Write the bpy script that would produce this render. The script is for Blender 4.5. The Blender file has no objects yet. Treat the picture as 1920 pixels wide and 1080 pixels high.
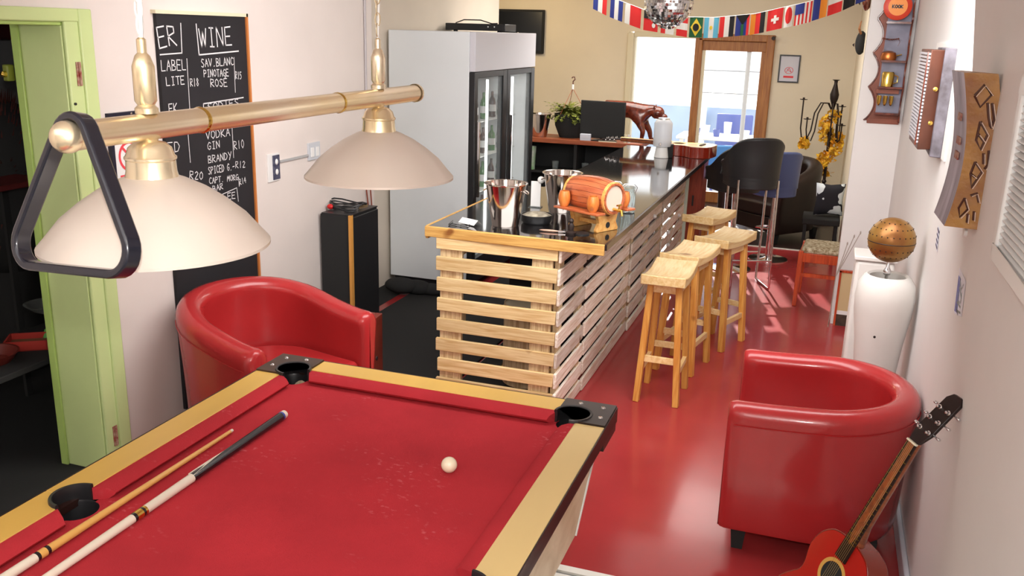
import bpy, bmesh, math, random
from mathutils import Vector, Matrix
random.seed(7)
PI = math.pi
SC = bpy.context.scene
COL = SC.collection

# ------------------------------------------------------------------ camera
cam_d = bpy.data.cameras.new('camera')
cam = bpy.data.objects.new('camera', cam_d); COL.objects.link(cam)
CR = Vector((.945174, .325415, .027425)); CU = Vector((-.114009, .250112, .961481)); CB = Vector((.306021, -.911893, .273500))
CP = Vector((0, 0, 2.1))
cam.matrix_world = Matrix(((CR.x, CU.x, CB.x, CP.x), (CR.y, CU.y, CB.y, CP.y), (CR.z, CU.z, CB.z, CP.z), (0, 0, 0, 1)))
cam_d.sensor_width = 36; cam_d.lens = 1695.36 * 36 / 1920; cam_d.clip_start = .05
SC.camera = cam

# ------------------------------------------------------------------ world, lights, exposure
w = bpy.data.worlds.new('sky'); SC.world = w; w.use_nodes = True
bg = w.node_tree.nodes['Background']; bg.inputs[0].default_value = (.97, .985, 1, 1); bg.inputs[1].default_value = 2.0
def light(name, kind, loc, energy, color=(1, 1, 1), size=None, size_y=None, target=None, radius=None):
    d = bpy.data.lights.new(name, kind); d.energy = energy; d.color = color
    if kind == 'AREA':
        d.shape = 'RECTANGLE'; d.size = size; d.size_y = size_y or size
    if radius is not None: d.shadow_soft_size = radius
    o = bpy.data.objects.new(name, d); COL.objects.link(o); o.location = loc
    if target is not None: o.rotation_euler = (Vector(target) - Vector(loc)).to_track_quat('-Z', 'Y').to_euler()
    return o
light('camera_flash', 'POINT', CP + CU * .15 - CR * .02, 84, (1, .96, .93), radius=.025)
light('overhead_fill_near', 'AREA', (-1.3, .2, 2.86), 42, (1, .965, .95), 3.2, 2.6, (-1.3, .6, 0))  # added soft overhead fill for the near room, not a known fixture
light('overhead_fill_middle', 'AREA', (-.75, 4.1, 2.78), 150, (1, .975, .96), 3.0, 2.0, (-1.9, 6.6, .6))  # added fill, tilted to brighten the fridge front
light('overhead_fill_far', 'AREA', (-1.6, 9.4, 2.86), 125, (1, .95, .88), 2.4, 2.4, (-1.6, 9.8, 0))  # added overhead fill to brighten the far room
light('warm_ceiling_lamp', 'POINT', (-3.9, 10.6, 2.5), 24, (1, .74, .38), radius=.12)
light('back_room_fill', 'POINT', (-4.2, 1.6, 2.6), 5, (1, .93, .9), radius=.1)  # added dim fill that lifts the blacks behind the doorway
sun = light('sun', 'SUN', (-4, 20, 6), 14.0, (1, .95, .88), radius=None)
sun.data.angle = .01; sun.rotation_euler = Vector((.24, -1, -.36)).to_track_quat('-Z', 'Y').to_euler()
SC.view_settings.view_transform = 'Standard'; SC.view_settings.look = 'None'
SC.view_settings.exposure = 0.10; SC.view_settings.gamma = 1.0; SC.view_settings.use_curve_mapping = False

# ------------------------------------------------------------------ materials
def lin(c):
    return tuple(((v / 255) / 12.92 if v / 255 <= .04045 else ((v / 255 + .055) / 1.055) ** 2.4) for v in c) + (1,)
MATS = {}
def mat(name, rgb, rough=.5, metal=0, var=0, scale=6, bump=0, bscale=40, coat=0, stretch=None, rgb2=None, spec=.5, emit=None, trans=0, ior=1.45, alpha=1):
    if name in MATS: return MATS[name]
    m = bpy.data.materials.new(name); m.use_nodes = True; nt = m.node_tree; b = nt.nodes['Principled BSDF']
    b.inputs['Base Color'].default_value = lin(rgb); b.inputs['Roughness'].default_value = rough; b.inputs['Metallic'].default_value = metal
    b.inputs['Specular IOR Level'].default_value = spec; b.inputs['Coat Weight'].default_value = coat; b.inputs['Coat Roughness'].default_value = .08
    b.inputs['Transmission Weight'].default_value = trans; b.inputs['IOR'].default_value = ior; b.inputs['Alpha'].default_value = alpha
    tc = nt.nodes.new('ShaderNodeTexCoord'); mp = nt.nodes.new('ShaderNodeMapping')
    nt.links.new(tc.outputs['Object'], mp.inputs[0])
    if stretch: mp.inputs['Scale'].default_value = stretch
    if var or rgb2:
        n = nt.nodes.new('ShaderNodeTexNoise'); n.inputs['Scale'].default_value = scale; n.inputs['Detail'].default_value = 5
        r = nt.nodes.new('ShaderNodeValToRGB'); r.color_ramp.elements[0].position = .35; r.color_ramp.elements[1].position = .68
        c2 = rgb2 or tuple(max(0, v * (1 - var)) for v in rgb)
        r.color_ramp.elements[0].color = lin(c2); r.color_ramp.elements[1].color = lin(rgb)
        nt.links.new(mp.outputs[0], n.inputs[0]); nt.links.new(n.outputs[0], r.inputs[0]); nt.links.new(r.outputs[0], b.inputs['Base Color'])
    if bump:
        n2 = nt.nodes.new('ShaderNodeTexNoise'); n2.inputs['Scale'].default_value = bscale; n2.inputs['Detail'].default_value = 4
        bp = nt.nodes.new('ShaderNodeBump'); bp.inputs['Strength'].default_value = bump; bp.inputs['Distance'].default_value = .01
        nt.links.new(mp.outputs[0], n2.inputs[0]); nt.links.new(n2.outputs[0], bp.inputs['Height']); nt.links.new(bp.outputs[0], b.inputs['Normal'])
    if emit:
        b.inputs['Emission Color'].default_value = lin(rgb); b.inputs['Emission Strength'].default_value = emit
    MATS[name] = m; return m
def wood(name, rgb, rgb2, stretch, rough=.55, scale=7, coat=0, rnd=.18):
    if name in MATS: return MATS[name]
    m = bpy.data.materials.new(name); m.use_nodes = True; nt = m.node_tree; b = nt.nodes['Principled BSDF']
    L = nt.links.new; N = nt.nodes.new
    b.inputs['Roughness'].default_value = rough; b.inputs['Coat Weight'].default_value = coat
    tc = N('ShaderNodeTexCoord'); oi = N('ShaderNodeObjectInfo'); ad = N('ShaderNodeVectorMath'); ad.operation = 'MULTIPLY_ADD'
    cx = N('ShaderNodeCombineXYZ')
    for i in range(3): L(oi.outputs['Random'], cx.inputs[i])
    ad.inputs[1].default_value = (9, 7, 5); L(cx.outputs[0], ad.inputs[0]); L(tc.outputs['Object'], ad.inputs[2])
    mp = N('ShaderNodeMapping'); mp.inputs['Scale'].default_value = stretch; L(ad.outputs[0], mp.inputs[0])
    n = N('ShaderNodeTexNoise'); n.inputs['Scale'].default_value = scale; n.inputs['Detail'].default_value = 6; n.inputs['Distortion'].default_value = .6; L(mp.outputs[0], n.inputs[0])
    r = N('ShaderNodeValToRGB'); r.color_ramp.elements[0].position = .32; r.color_ramp.elements[1].position = .62
    r.color_ramp.elements[0].color = lin(rgb2); r.color_ramp.elements[1].color = lin(rgb); L(n.outputs[0], r.inputs[0])
    # knots
    v = N('ShaderNodeTexNoise'); v.inputs['Scale'].default_value = 5.5; L(ad.outputs[0], v.inputs[0])
    kr = N('ShaderNodeValToRGB'); kr.color_ramp.elements[0].position = .70; kr.color_ramp.elements[1].position = .76
    kr.color_ramp.elements[0].color = (1, 1, 1, 1); kr.color_ramp.elements[1].color = (.45, .3, .2, 1); L(v.outputs[0], kr.inputs[0])
    mx = N('ShaderNodeMix'); mx.data_type = 'RGBA'; mx.blend_type = 'MULTIPLY'; mx.inputs[0].default_value = 1
    L(r.outputs[0], mx.inputs[6]); L(kr.outputs[0], mx.inputs[7])
    hs = N('ShaderNodeHueSaturation'); mr = N('ShaderNodeMapRange'); mr.inputs[3].default_value = 1 - rnd; mr.inputs[4].default_value = 1 + rnd * .6
    L(oi.outputs['Random'], mr.inputs[0]); L(mr.outputs[0], hs.inputs['Value']); L(mx.outputs[2], hs.inputs['Color']); L(hs.outputs[0], b.inputs['Base Color'])
    bp = N('ShaderNodeBump'); bp.inputs['Strength'].default_value = .15; bp.inputs['Distance'].default_value = .004; L(n.outputs[0], bp.inputs['Height']); L(bp.outputs[0], b.inputs['Normal'])
    MATS[name] = m; return m

M_wallL = mat('plaster_pinkish_white', (224, 214, 208), .75, var=.035, scale=1.6, bump=.12, bscale=9)
M_wallR = mat('plaster_cool_white', (228, 226, 224), .6, var=.03, scale=1.3, bump=.15, bscale=6)
M_wallF = mat('plaster_cream', (232, 220, 196), .75, var=.04, scale=1.2, bump=.1, bscale=8)
M_ceil = mat('ceiling_paint', (225, 220, 214), .8)
M_floor = mat('red_floor_paint', (166, 52, 54), .22, var=.07, scale=2.2, bump=.05, bscale=5, spec=.5, coat=.12)
M_darkfloor = mat('dark_floor_tile', (38, 20, 20), .35)
M_tile = mat('white_floor_tile', (226, 226, 218), .25)
M_grout = mat('grout', (140, 140, 136), .8)
M_green = mat('lime_green_gloss_paint', (178, 206, 116), .3, var=.05, scale=2)
M_greenl = mat('pale_lime_paint', (202, 220, 154), .35, var=.05, scale=2)
M_rust = mat('rusty_hinge', (132, 38, 30), .7, rgb2=(180, 150, 130), scale=60)
M_black = mat('black_board', (34, 32, 36), .75, var=.15, scale=5)
M_chalk = mat('white_chalk', (222, 220, 222), .95)
M_blk = mat('black_plastic', (34, 34, 36), .35)
M_blkm = mat('black_matte', (46, 46, 46), .9, spec=.2)
M_white = mat('white_plastic', (228, 228, 226), .4)
M_fridge = mat('fridge_white_enamel', (222, 226, 228), .35, var=.02, scale=2)
M_fridgeh = mat('fridge_header_print', (206, 205, 212), .3)
M_brass = mat('polished_brass', (226, 190, 96), .16, metal=1)
M_brassp = mat('pale_lacquered_brass', (244, 232, 208), .25, metal=.8, rgb2=(236, 214, 168), scale=2.5)
M_shade = mat('brushed_champagne_metal', (216, 204, 194), .34, metal=.2, rgb2=(214, 202, 190), scale=2.2)
M_chrome = mat('chrome', (225, 225, 228), .08, metal=1)
M_steel = mat('stainless_steel', (214, 205, 198), .12, metal=1)
M_rail = mat('yellow_laminate', (222, 180, 90), .35, var=.06, scale=3, stretch=(1, .2, 1))
M_railr = mat('beech_laminate', (224, 196, 134), .38, var=.05, scale=3, stretch=(1, .2, 1))
M_cloth = mat('red_baize', (186, 52, 60), .92, var=.09, scale=3.2, bump=.25, bscale=300, spec=.1)
M_cab = wood('limed_oak_laminate', (232, 214, 184), (206, 182, 146), (14, 1, .6), .45, 6, rnd=0)
M_plate = mat('brown_corner_plate', (74, 52, 40), .45, var=.25, scale=8)
M_edge = mat('dark_brown_edge_band', (44, 24, 20), .4)
M_leather = mat('red_leather', (176, 44, 46), .26, var=.06, scale=3, bump=.05, bscale=60, coat=.3)
M_pallet = wood('pallet_pine', (232, 206, 154), (204, 166, 108), (.8, 12, 12), .7, 6)
M_pallety = wood('pallet_pine_grey', (246, 238, 226), (214, 192, 168), (12, .8, 12), .7, 6, rnd=.28)
M_palletz = wood('pallet_post_pine', (222, 200, 160), (180, 146, 104), (12, 12, .8), .7, 6)
M_top = mat('black_gloss_counter', (20, 17, 18), .06, spec=.8, coat=.6, ior=1.9)
M_pine = wood('stool_pine', (234, 206, 152), (218, 176, 112), (10, 1, 10), .45, 5)
M_pinez = wood('stool_leg_pine', (222, 166, 84), (198, 128, 52), (10, 10, .8), .45, 5)
M_keg = wood('keg_orange_wood', (188, 104, 62), (152, 70, 36), (1, 8, 8), .35, 6, coat=.4, rnd=.05)
M_kegl = wood('pale_keg_wood', (226, 176, 104), (206, 138, 62), (6, 6, 6), .4, 5, rnd=.05)
M_brown = wood('brown_shelf_wood', (168, 88, 50), (134, 62, 34), (.8, 10, 10), .45, 5, rnd=.05)
M_dkw = wood('dark_carved_wood', (116, 50, 32), (66, 26, 18), (4, 4, 4), .2, 6, coat=.5, rnd=.05)
M_orw = wood('orange_chair_wood', (196, 78, 34), (160, 52, 22), (10, 10, 1), .35, 5, coat=.3, rnd=.05)
M_frame = wood('door_frame_wood', (176, 118, 62), (146, 88, 44), (10, 10, .8), .5, 5, rnd=.05)
M_cream = mat('cream_paint', (224, 214, 184), .5)
M_outw = mat('white_outdoor_paint', (236, 240, 244), .7)
M_outb = mat('pale_blue_outdoor_paint', (150, 176, 214), .7, var=.1, scale=2)
M_blue = mat('blue_plastic', (52, 74, 160), .4)
M_blue2 = mat('light_blue_plastic', (86, 142, 200), .35)
M_glass = mat('clear_glass', (235, 245, 250), .02, spec=.5, alpha=.10)
M_glassj = mat('jar_glass', (235, 245, 245), .05, trans=.9, ior=1.3)
M_gb = mat('green_bottle_glass', (60, 120, 50), .1, coat=.5)
M_bb = mat('brown_bottle_glass', (70, 34, 20), .1, coat=.5)
M_tube = mat('fridge_light_tube', (250, 250, 245), .5, emit=5)
M_vase = mat('white_glazed_pot', (222, 219, 214), .4, var=.02)
M_sil = mat('mirror_facet', (235, 235, 238), .18, metal=1)
M_wal = mat('dark_guitar_finish', (32, 16, 14), .35)
M_gtop = mat('red_guitar_finish', (176, 34, 26), .2, coat=.6)
M_gtop2 = mat('spruce_guitar_top', (232, 206, 168), .3, coat=.4)
M_gside = mat('mahogany_guitar_side', (128, 36, 18), .15, coat=.7)
M_ivory = mat('ivory_nut', (235, 228, 208), .4)
M_iron = mat('dark_iron', (40, 28, 24), .5, metal=.3)
M_leaf = mat('yellow_leaf', (246, 208, 62), .6, rgb2=(224, 150, 36), scale=14)
M_fern = mat('fern_leaf', (120, 128, 30), .7, rgb2=(60, 68, 14), scale=9)
M_dleath = mat('dark_brown_leather', (34, 18, 15), .4, var=.2)
M_navy = mat('rack_black_plastic', (20, 22, 34), .22, coat=.4)

def chalky(m):
    nt = m.node_tree; b_ = nt.nodes['Principled BSDF']; src = b_.inputs['Base Color'].links[0].from_socket
    tc = nt.nodes.new('ShaderNodeTexCoord'); mp = nt.nodes.new('ShaderNodeMapping'); mp.inputs['Scale'].default_value = (1, 1.6, 1); mp.inputs['Rotation'].default_value = (0, 0, .7)
    n1 = nt.nodes.new('ShaderNodeTexNoise'); n1.inputs['Scale'].default_value = 3.1; n1.inputs['Detail'].default_value = 2
    n2 = nt.nodes.new('ShaderNodeTexNoise'); n2.inputs['Scale'].default_value = 42; n2.inputs['Detail'].default_value = 3
    r1 = nt.nodes.new('ShaderNodeValToRGB'); r1.color_ramp.elements[0].position = .54; r1.color_ramp.elements[1].position = .70
    r2 = nt.nodes.new('ShaderNodeValToRGB'); r2.color_ramp.elements[0].position = .58; r2.color_ramp.elements[1].position = .72
    mu = nt.nodes.new('ShaderNodeMath'); mu.operation = 'MULTIPLY'; mu2 = nt.nodes.new('ShaderNodeMath'); mu2.operation = 'MULTIPLY'; mu2.inputs[1].default_value = .45
    mx = nt.nodes.new('ShaderNodeMix'); mx.data_type = 'RGBA'; mx.inputs[7].default_value = lin((220, 130, 136)); L = nt.links.new
    L(tc.outputs['Object'], mp.inputs[0]); L(mp.outputs[0], n1.inputs[0]); L(mp.outputs[0], n2.inputs[0]); L(n1.outputs[0], r1.inputs[0]); L(n2.outputs[0], r2.inputs[0])
    L(r1.outputs[0], mu.inputs[0]); L(r2.outputs[0], mu.inputs[1]); L(mu.outputs[0], mu2.inputs[0]); L(mu2.outputs[0], mx.inputs[0]); L(src, mx.inputs[6]); L(mx.outputs[2], b_.inputs['Base Color'])
chalky(M_cloth)
# ------------------------------------------------------------------ mesh builder
class MB:
    def __init__(s): s.v = []; s.f = []; s.mi = []; s.m = 0; s.M = Matrix()
    def add(s, vs, fs):
        o = len(s.v); s.v += [tuple(s.M @ Vector(p)) for p in vs]
        for f in fs: s.f.append(tuple(i + o for i in f)); s.mi.append(s.m)
        return s
    def box(s, x0, x1, y0, y1, z0, z1):
        return s.add([(x0, y0, z0), (x1, y0, z0), (x1, y1, z0), (x0, y1, z0), (x0, y0, z1), (x1, y0, z1), (x1, y1, z1), (x0, y1, z1)],
                     [(0, 3, 2, 1), (4, 5, 6, 7), (0, 1, 5, 4), (1, 2, 6, 5), (2, 3, 7, 6), (3, 0, 4, 7)])
    def bar(s, a, b, wx, wy, wx2=None, wy2=None, up=None):
        a = Vector(a); b = Vector(b); wx2 = wx2 or wx; wy2 = wy2 or wy
        d = (b - a).normalized(); u = Vector(up) if up else (Vector((1, 0, 0)) if abs(d.z) > .5 else Vector((0, 0, 1)))
        p = (u - d * u.dot(d)).normalized(); q = d.cross(p)
        vs = []
        for c, x, y in ((a, wx, wy), (b, wx2, wy2)):
            for i, j in ((-1, -1), (1, -1), (1, 1), (-1, 1)): vs.append(c + p * (i * x / 2) + q * (j * y / 2))
        return s.add(vs, [(0, 3, 2, 1), (4, 5, 6, 7), (0, 1, 5, 4), (1, 2, 6, 5), (2, 3, 7, 6), (3, 0, 4, 7)])
    def tube(s, pts, r, n=10, closed=False, caps=True):
        pts = [Vector(p) for p in pts]; k = len(pts); rr = r if isinstance(r, (list, tuple)) else [r] * k
        vs = []; prev = None
        for i, p in enumerate(pts):
            if closed: d = pts[(i + 1) % k] - pts[i - 1]
            else: d = pts[min(i + 1, k - 1)] - pts[max(i - 1, 0)]
            d.normalize()
            if prev is None:
                u = Vector((0, 0, 1)) if abs(d.z) < .9 else Vector((1, 0, 0))
            else: u = prev
            u = (u - d * u.dot(d)).normalized(); prev = u; q = d.cross(u)
            for j in range(n):
                t = 2 * PI * j / n; vs.append(p + (u * math.cos(t) + q * math.sin(t)) * rr[i])
        fs = []
        for i in range(k if closed else k - 1):
            for j in range(n):
                a = i * n + j; b_ = i * n + (j + 1) % n; c = ((i + 1) % k) * n + (j + 1) % n; d_ = ((i + 1) % k) * n + j
                fs.append((a, b_, c, d_))
        if caps and not closed: fs += [tuple(reversed(range(n))), tuple(range((k - 1) * n, k * n))]
        return s.add(vs, fs)
    def lathe(s, prof, n=32, o=(0, 0, 0), axis=None):
        R = Matrix.Translation(Vector(o))
        if axis is not None: R = R @ Vector(axis).to_track_quat('Z', 'Y').to_matrix().to_4x4()
        vs = []; fs = []; k = len(prof)
        for r, z in prof:
            for j in range(n):
                t = 2 * PI * j / n; vs.append(R @ Vector((max(r, 1e-5) * math.cos(t), max(r, 1e-5) * math.sin(t), z)))
        for i in range(k - 1):
            for j in range(n): fs.append((i * n + j, i * n + (j + 1) % n, (i + 1) * n + (j + 1) % n, (i + 1) * n + j))
        return s.add(vs, fs)
    def prism(s, poly, d0, d1, fn=lambda a, b, d: (a, b, d)):
        n = len(poly); vs = [fn(a, b, d0) for a, b in poly] + [fn(a, b, d1) for a, b in poly]
        return s.add(vs, [tuple(reversed(range(n))), tuple(range(n, 2 * n))] + [(i, (i + 1) % n, n + (i + 1) % n, n + i) for i in range(n)])
    def ball(s, c, r, n=24, m=12, sc=(1, 1, 1)):
        c = Vector(c); vs = []; fs = []
        for i in range(m + 1):
            a = PI * i / m
            for j in range(n):
                t = 2 * PI * j / n
                vs.append(c + Vector((r * sc[0] * math.sin(a) * math.cos(t), r * sc[1] * math.sin(a) * math.sin(t), -r * sc[2] * math.cos(a))))
        for i in range(m):
            for j in range(n): fs.append((i * n + j, i * n + (j + 1) % n, (i + 1) * n + (j + 1) % n, (i + 1) * n + j))
        return s.add(vs, fs)
    def build(s, name, mats, parent=None, smooth=True, bevel=0, seg=2, ang=38, sub=0, fix=True, clean=True):
        me = bpy.data.meshes.new(name); me.from_pydata(s.v, [], s.f)
        mats = mats if isinstance(mats, (list, tuple)) else [mats]
        for x in mats: me.materials.append(x)
        for p, i in zip(me.polygons, s.mi): p.material_index = i
        if clean:
            bm = bmesh.new(); bm.from_mesh(me); bmesh.ops.remove_doubles(bm, verts=bm.verts, dist=1e-5)
            if fix: bmesh.ops.recalc_face_normals(bm, faces=bm.faces)
            bm.to_mesh(me); bm.free()
        if smooth:
            me.polygons.foreach_set('use_smooth', [True] * len(me.polygons)); me.set_sharp_from_angle(angle=math.radians(ang))
        o = bpy.data.objects.new(name, me); COL.objects.link(o)
        if parent: o.parent = parent
        if bevel:
            b = o.modifiers.new('bevel', 'BEVEL'); b.width = bevel; b.segments = seg; b.limit_method = 'ANGLE'; b.angle_limit = math.radians(50)
        if sub:
            b = o.modifiers.new('sub', 'SUBSURF'); b.levels = sub; b.render_levels = sub
        return o
def tag(o, label=None, cat=None, group=None, kind=None):
    if label: o['label'] = label
    if cat: o['category'] = cat
    if group: o['group'] = group
    if kind: o['kind'] = kind
    return o
def thing(name, label, cat, loc=(0, 0, 0), rz=0, group=None):
    o = bpy.data.objects.new(name, None); COL.objects.link(o); o.location = loc; o.rotation_euler = (0, 0, rz); o.empty_display_size = .1
    return tag(o, label, cat, group)
def struct(mb, name, m, parent=None, **k):
    o = mb.build(name, m, parent, **k)
    if not parent: o['kind'] = 'structure'
    return o
def copy_tree(o, parent=None, **kw):
    c = o.copy(); COL.objects.link(c)
    if parent: c.parent = parent
    for ch in list(o.children): copy_tree(ch, c)
    for k, v in kw.items(): c[k] = v
    return c
def B(*a): return MB().box(*a)

# ================================================================== STRUCTURE
WL, WR = -3.08, .52
struct(B(WL - .05, .6, 3.16, 9.57, -.05, 0), 'floor', M_floor)
tf = struct(B(WL - .05, .6, -1.6, 3.12, -.05, -.006), 'floor', M_grout)
tile_me = None
for i in range(6):
    for j in range(6):
        x = -1.37 + i * .33; y = 1.13 + j * .33
        if tile_me is None:
            t = B(0, .324, 0, .324, -.008, 0).build('tile', M_tile, tf, bevel=.002); tile_me = t.data; t.location = (x, y, 0)
        else:
            t = t.copy(); COL.objects.link(t); t.location = (x, y, 0)
struct(B(WL - .05, .6, 3.12, 3.16, -.05, .004), 'trim_1', M_tile)
struct(B(-6, .6, 9.57, 12.6, -.05, 0), 'floor', M_darkfloor)
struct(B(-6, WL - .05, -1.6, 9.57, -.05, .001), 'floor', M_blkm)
struct(B(-3.3, .5, 9.55, 9.585, 0, .006), 'trim_2', M_tile)
struct(B(-6, .8, -1.7, 12.6, 2.9, 3.0), 'ceiling', M_ceil)
# left wall with a door opening (y 2.30..3.165), then a recess holding the fridge
wl = MB(); wl.box(WL - .2, WL, -1.6, 2.2, 0, 2.9); wl.box(WL - .2, WL, 3.22, 5.92, 0, 2.9); wl.box(WL - .2, WL, 2.2, 3.22, 2.11, 2.9)
struct(wl, 'wall_left', M_wallL)
rw = MB(); rw.box(-3.52, -3.37, 5.92, 9.35, 0, 2.9); rw.box(-3.37, WL - .2, 5.80, 5.92, 0, 2.9)
struct(rw, 'wall_left_recess', mat('plaster_warm_white', (222, 210, 194), .75, var=.03, scale=1.6))
struct(B(-4.3, -3.52, 9.2, 9.35, 0, 2.9), 'wall_left_return', M_wallF)
# green painted door surround
dr = thing('door_1', None, None); del_keys = [k for k in ('label', 'category') if k in dr]; dr['kind'] = 'structure'
g = MB(); g.box(WL - .26, WL, 3.12, 3.165, 0, 2.07); g.build('jamb', M_greenl, dr, bevel=.004)
g = MB(); g.box(WL - .265, WL - .225, 3.108, 3.12, 0, 2.07); g.build('jamb_rebate', M_green, dr, bevel=.003)
g = MB(); g.box(WL - .26, WL, 2.255, 2.30, 0, 2.07); g.build('jamb', M_greenl, dr, bevel=.004)
g = MB(); g.box(WL - .26, WL, 2.255, 3.165, 2.07, 2.11); g.build('lintel', M_green, dr, bevel=.004)
g = MB(); g.box(WL, WL + .016, 3.125, 3.205, 0, 2.11); g.box(WL, WL + .026, 3.20, 3.275, 0, 2.14); g.build('architrave', M_greenl, dr, bevel=.006)
g = MB(); g.box(WL, WL + .02, 2.2, 3.275, 2.085, 2.14); g.build('architrave', M_greenl, dr, bevel=.006)
for z in (1.82, .12):
    h = MB(); h.box(WL + .014, WL + .02, 3.165, 3.192, z, z + .1); h.tube([(WL + .022, 3.18, z), (WL + .022, 3.18, z + .1)], .006, 8)
    h.build('hinge', M_rust, dr)
g = MB(); g.tube([(WL + .012, 3.14, 1.745), (WL + .022, 3.14, 1.745)], .006, 10); g.build('catch', M_blk, dr)
# room behind the door
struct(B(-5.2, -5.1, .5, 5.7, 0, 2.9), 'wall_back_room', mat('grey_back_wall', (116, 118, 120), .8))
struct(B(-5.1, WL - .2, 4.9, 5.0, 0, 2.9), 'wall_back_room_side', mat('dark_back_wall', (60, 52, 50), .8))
# far wall with the sliding door opening
wf = MB(); wf.box(-6, -2.52, 12, 12.2, 0, 2.9); wf.box(-.69, .8, 12, 12.2, 0, 2.9); wf.box(-2.52, -.69, 12, 12.2, 2.135, 2.9)
struct(wf, 'wall_far', M_wallF)
struct(B(-6.1, -6, 5, 12.2, 0, 2.9), 'wall_far_left', M_wallF)
struct(B(.27, .4, 7.25, 12, 0, 2.9), 'wall_far_right', M_wallF)
struct(B(.215, WR + .15, 7.1, 7.25, 0, 2.9), 'wall_nib', M_wallR)
struct(B(WR, WR + .15, -1.6, 7.1, 0, 2.9), 'wall_right', M_wallR)
struct(B(-6, .7, -1.7, -1.6, 0, 2.9), 'wall_back', M_wallL)
struct(B(WR - .022, WR, -1.6, 7.1, 0, .09), 'baseboard_right', mat('bluish_white_skirting', (200, 206, 218), .4), bevel=.006)
struct(B(.215, .45, 7.085, 7.1, 0, .07), 'baseboard_nib', M_white)
# sliding door
d2 = thing('door_2', None, None); d2['kind'] = 'structure'
B(-2.53, -2.45, 11.94, 12.06, 0, 2.12).build('door_frame', M_cream, d2, bevel=.008)
B(-2.47, -2.43, 11.97, 12.10, 0, 2.08).build('door_frame', M_cream, d2, bevel=.006)
B(-2.45, -1.62, 11.96, 12.08, 2.07, 2.135).build('door_frame', M_cream, d2, bevel=.006)
B(-1.66, -1.57, 11.95, 12.08, 0, 2.08).build('mullion', M_frame, d2, bevel=.008)
B(-1.62, -.69, 11.95, 12.08, 2.05, 2.135).build('door_frame', M_frame, d2, bevel=.008)
B(-.79, -.69, 11.93, 12.08, 0, 2.135).build('door_frame', M_frame, d2, bevel=.01)
lf = B(-1.57, -.79, 11.99, 12.04, 1.93, 2.05).build('door_leaf_rail', M_frame, d2, bevel=.004)
B(-1.57, -.79, 11.99, 12.04, 0, .14).build('door_leaf_rail', M_frame, d2, bevel=.004)
B(-1.57, -1.53, 11.99, 12.04, .14, 1.93).build('door_leaf_stile', M_cream, d2, bevel=.004)
B(-.84, -.79, 11.99, 12.04, .14, 1.93).build('door_leaf_stile', M_frame, d2, bevel=.004)
B(-1.53, -.84, 12.012, 12.018, .14, 1.93).build('glass_pane', M_glass, d2)
B(-2.43, -1.66, 12.012, 12.018, .05, 2.07).build('glass_pane', M_glass, d2)
B(-1.02, -.965, 12.03, 12.05, .14, 1.93).build('glazing_bar', M_outw, d2)
for z in (1.68, 1.40):
    B(-1.53, -.84, 12.034, 12.042, z, z + .012).build('glazing_bar', mat('grey_glazing_bar', (150, 154, 162), .6), d2)
MB().lathe([(.0, 0), (.02, 0), (.025, .03), (0, .03)], 12, (-.71, 11.93, 2.1), (0, -1, 0)).build('door_track_wheel', M_iron, d2)
# outside
struct(B(-12, 8, 12.2, 40, -.25, -.15), 'ground', mat('pale_paving', (214, 214, 210), .8, var=.05))
o = B(-6, 4, 15.4, 15.6, -.15, .98).build('porch_wall', M_outb, None); tag(o, 'pale blue low porch wall beyond the sliding door', 'wall')
for k in range(2):
    o = B(-1.95 + k * 1.7, -1.85 + k * 1.7, 15.2, 15.3, -.15, 2.9).build('porch_post', M_outw, None)
    tag(o, ['white porch post seen through the left glass pane', 'white porch post seen through the right door leaf'][k], 'post', 'white porch posts')
t = thing('outdoor_table', 'white table outside the sliding door with cups on it', 'table', (-1.2, 13.2, -.15))
B(-.75, .45, -.35, .35, .86, .9).build('tabletop', M_outw, t, bevel=.01)
for sx in (-.68, .38):
    for sy in (-.28, .28): MB().bar((sx, sy, 0), (sx, sy, .86), .05, .05).build('leg', M_outw, t)
def cup(x, y, z, r, h, m, name, label, cat, grp=None):
    o = MB().lathe([(0, 0), (r * .8, 0), (r, h), (r * .88, h), (r * .7, h * .1), (0, h * .1)], 20).build(name, m); o.location = (x, y, z)
    return tag(o, label, cat, grp)
cup(-1.70, 13.1, .75, .05, .11, M_blue, 'blue_bowl', 'round blue bowl at the left end of the outdoor table', 'bowl')
cup(-1.58, 13.15, .75, .055, .14, M_outw, 'white_mug', 'short white mug right of the blue bowl outside', 'cup')
cup(-1.42, 13.05, .75, .05, .10, M_blue, 'blue_cup', 'blue cup in front of the tall white jug outside', 'cup')
cup(-1.28, 13.12, .75, .055, .2, M_outw, 'white_jug', 'tallest white jug on the outdoor table', 'jug')
cup(-1.04, 13.1, .75, .07, .1, M_outw, 'white_pot', 'squat white pot at the right end of the outdoor table', 'pot')
t = thing('outdoor_chair', 'deep blue plastic chair beyond the outdoor table', 'chair', (-1.3, 14.1, -.15))
B(-.25, .25, -.22, .25, .4, .45).build('seat', M_blue, t, bevel=.02)
B(-.27, .27, .2, .25, .5, 1.12).build('backrest', M_blue, t, bevel=.02)
for sx in (-.22, .22):
    for sy in (-.2, .22): MB().bar((sx, sy, 0), (sx, sy, .42), .04, .04).build('leg', M_blue, t)

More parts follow.
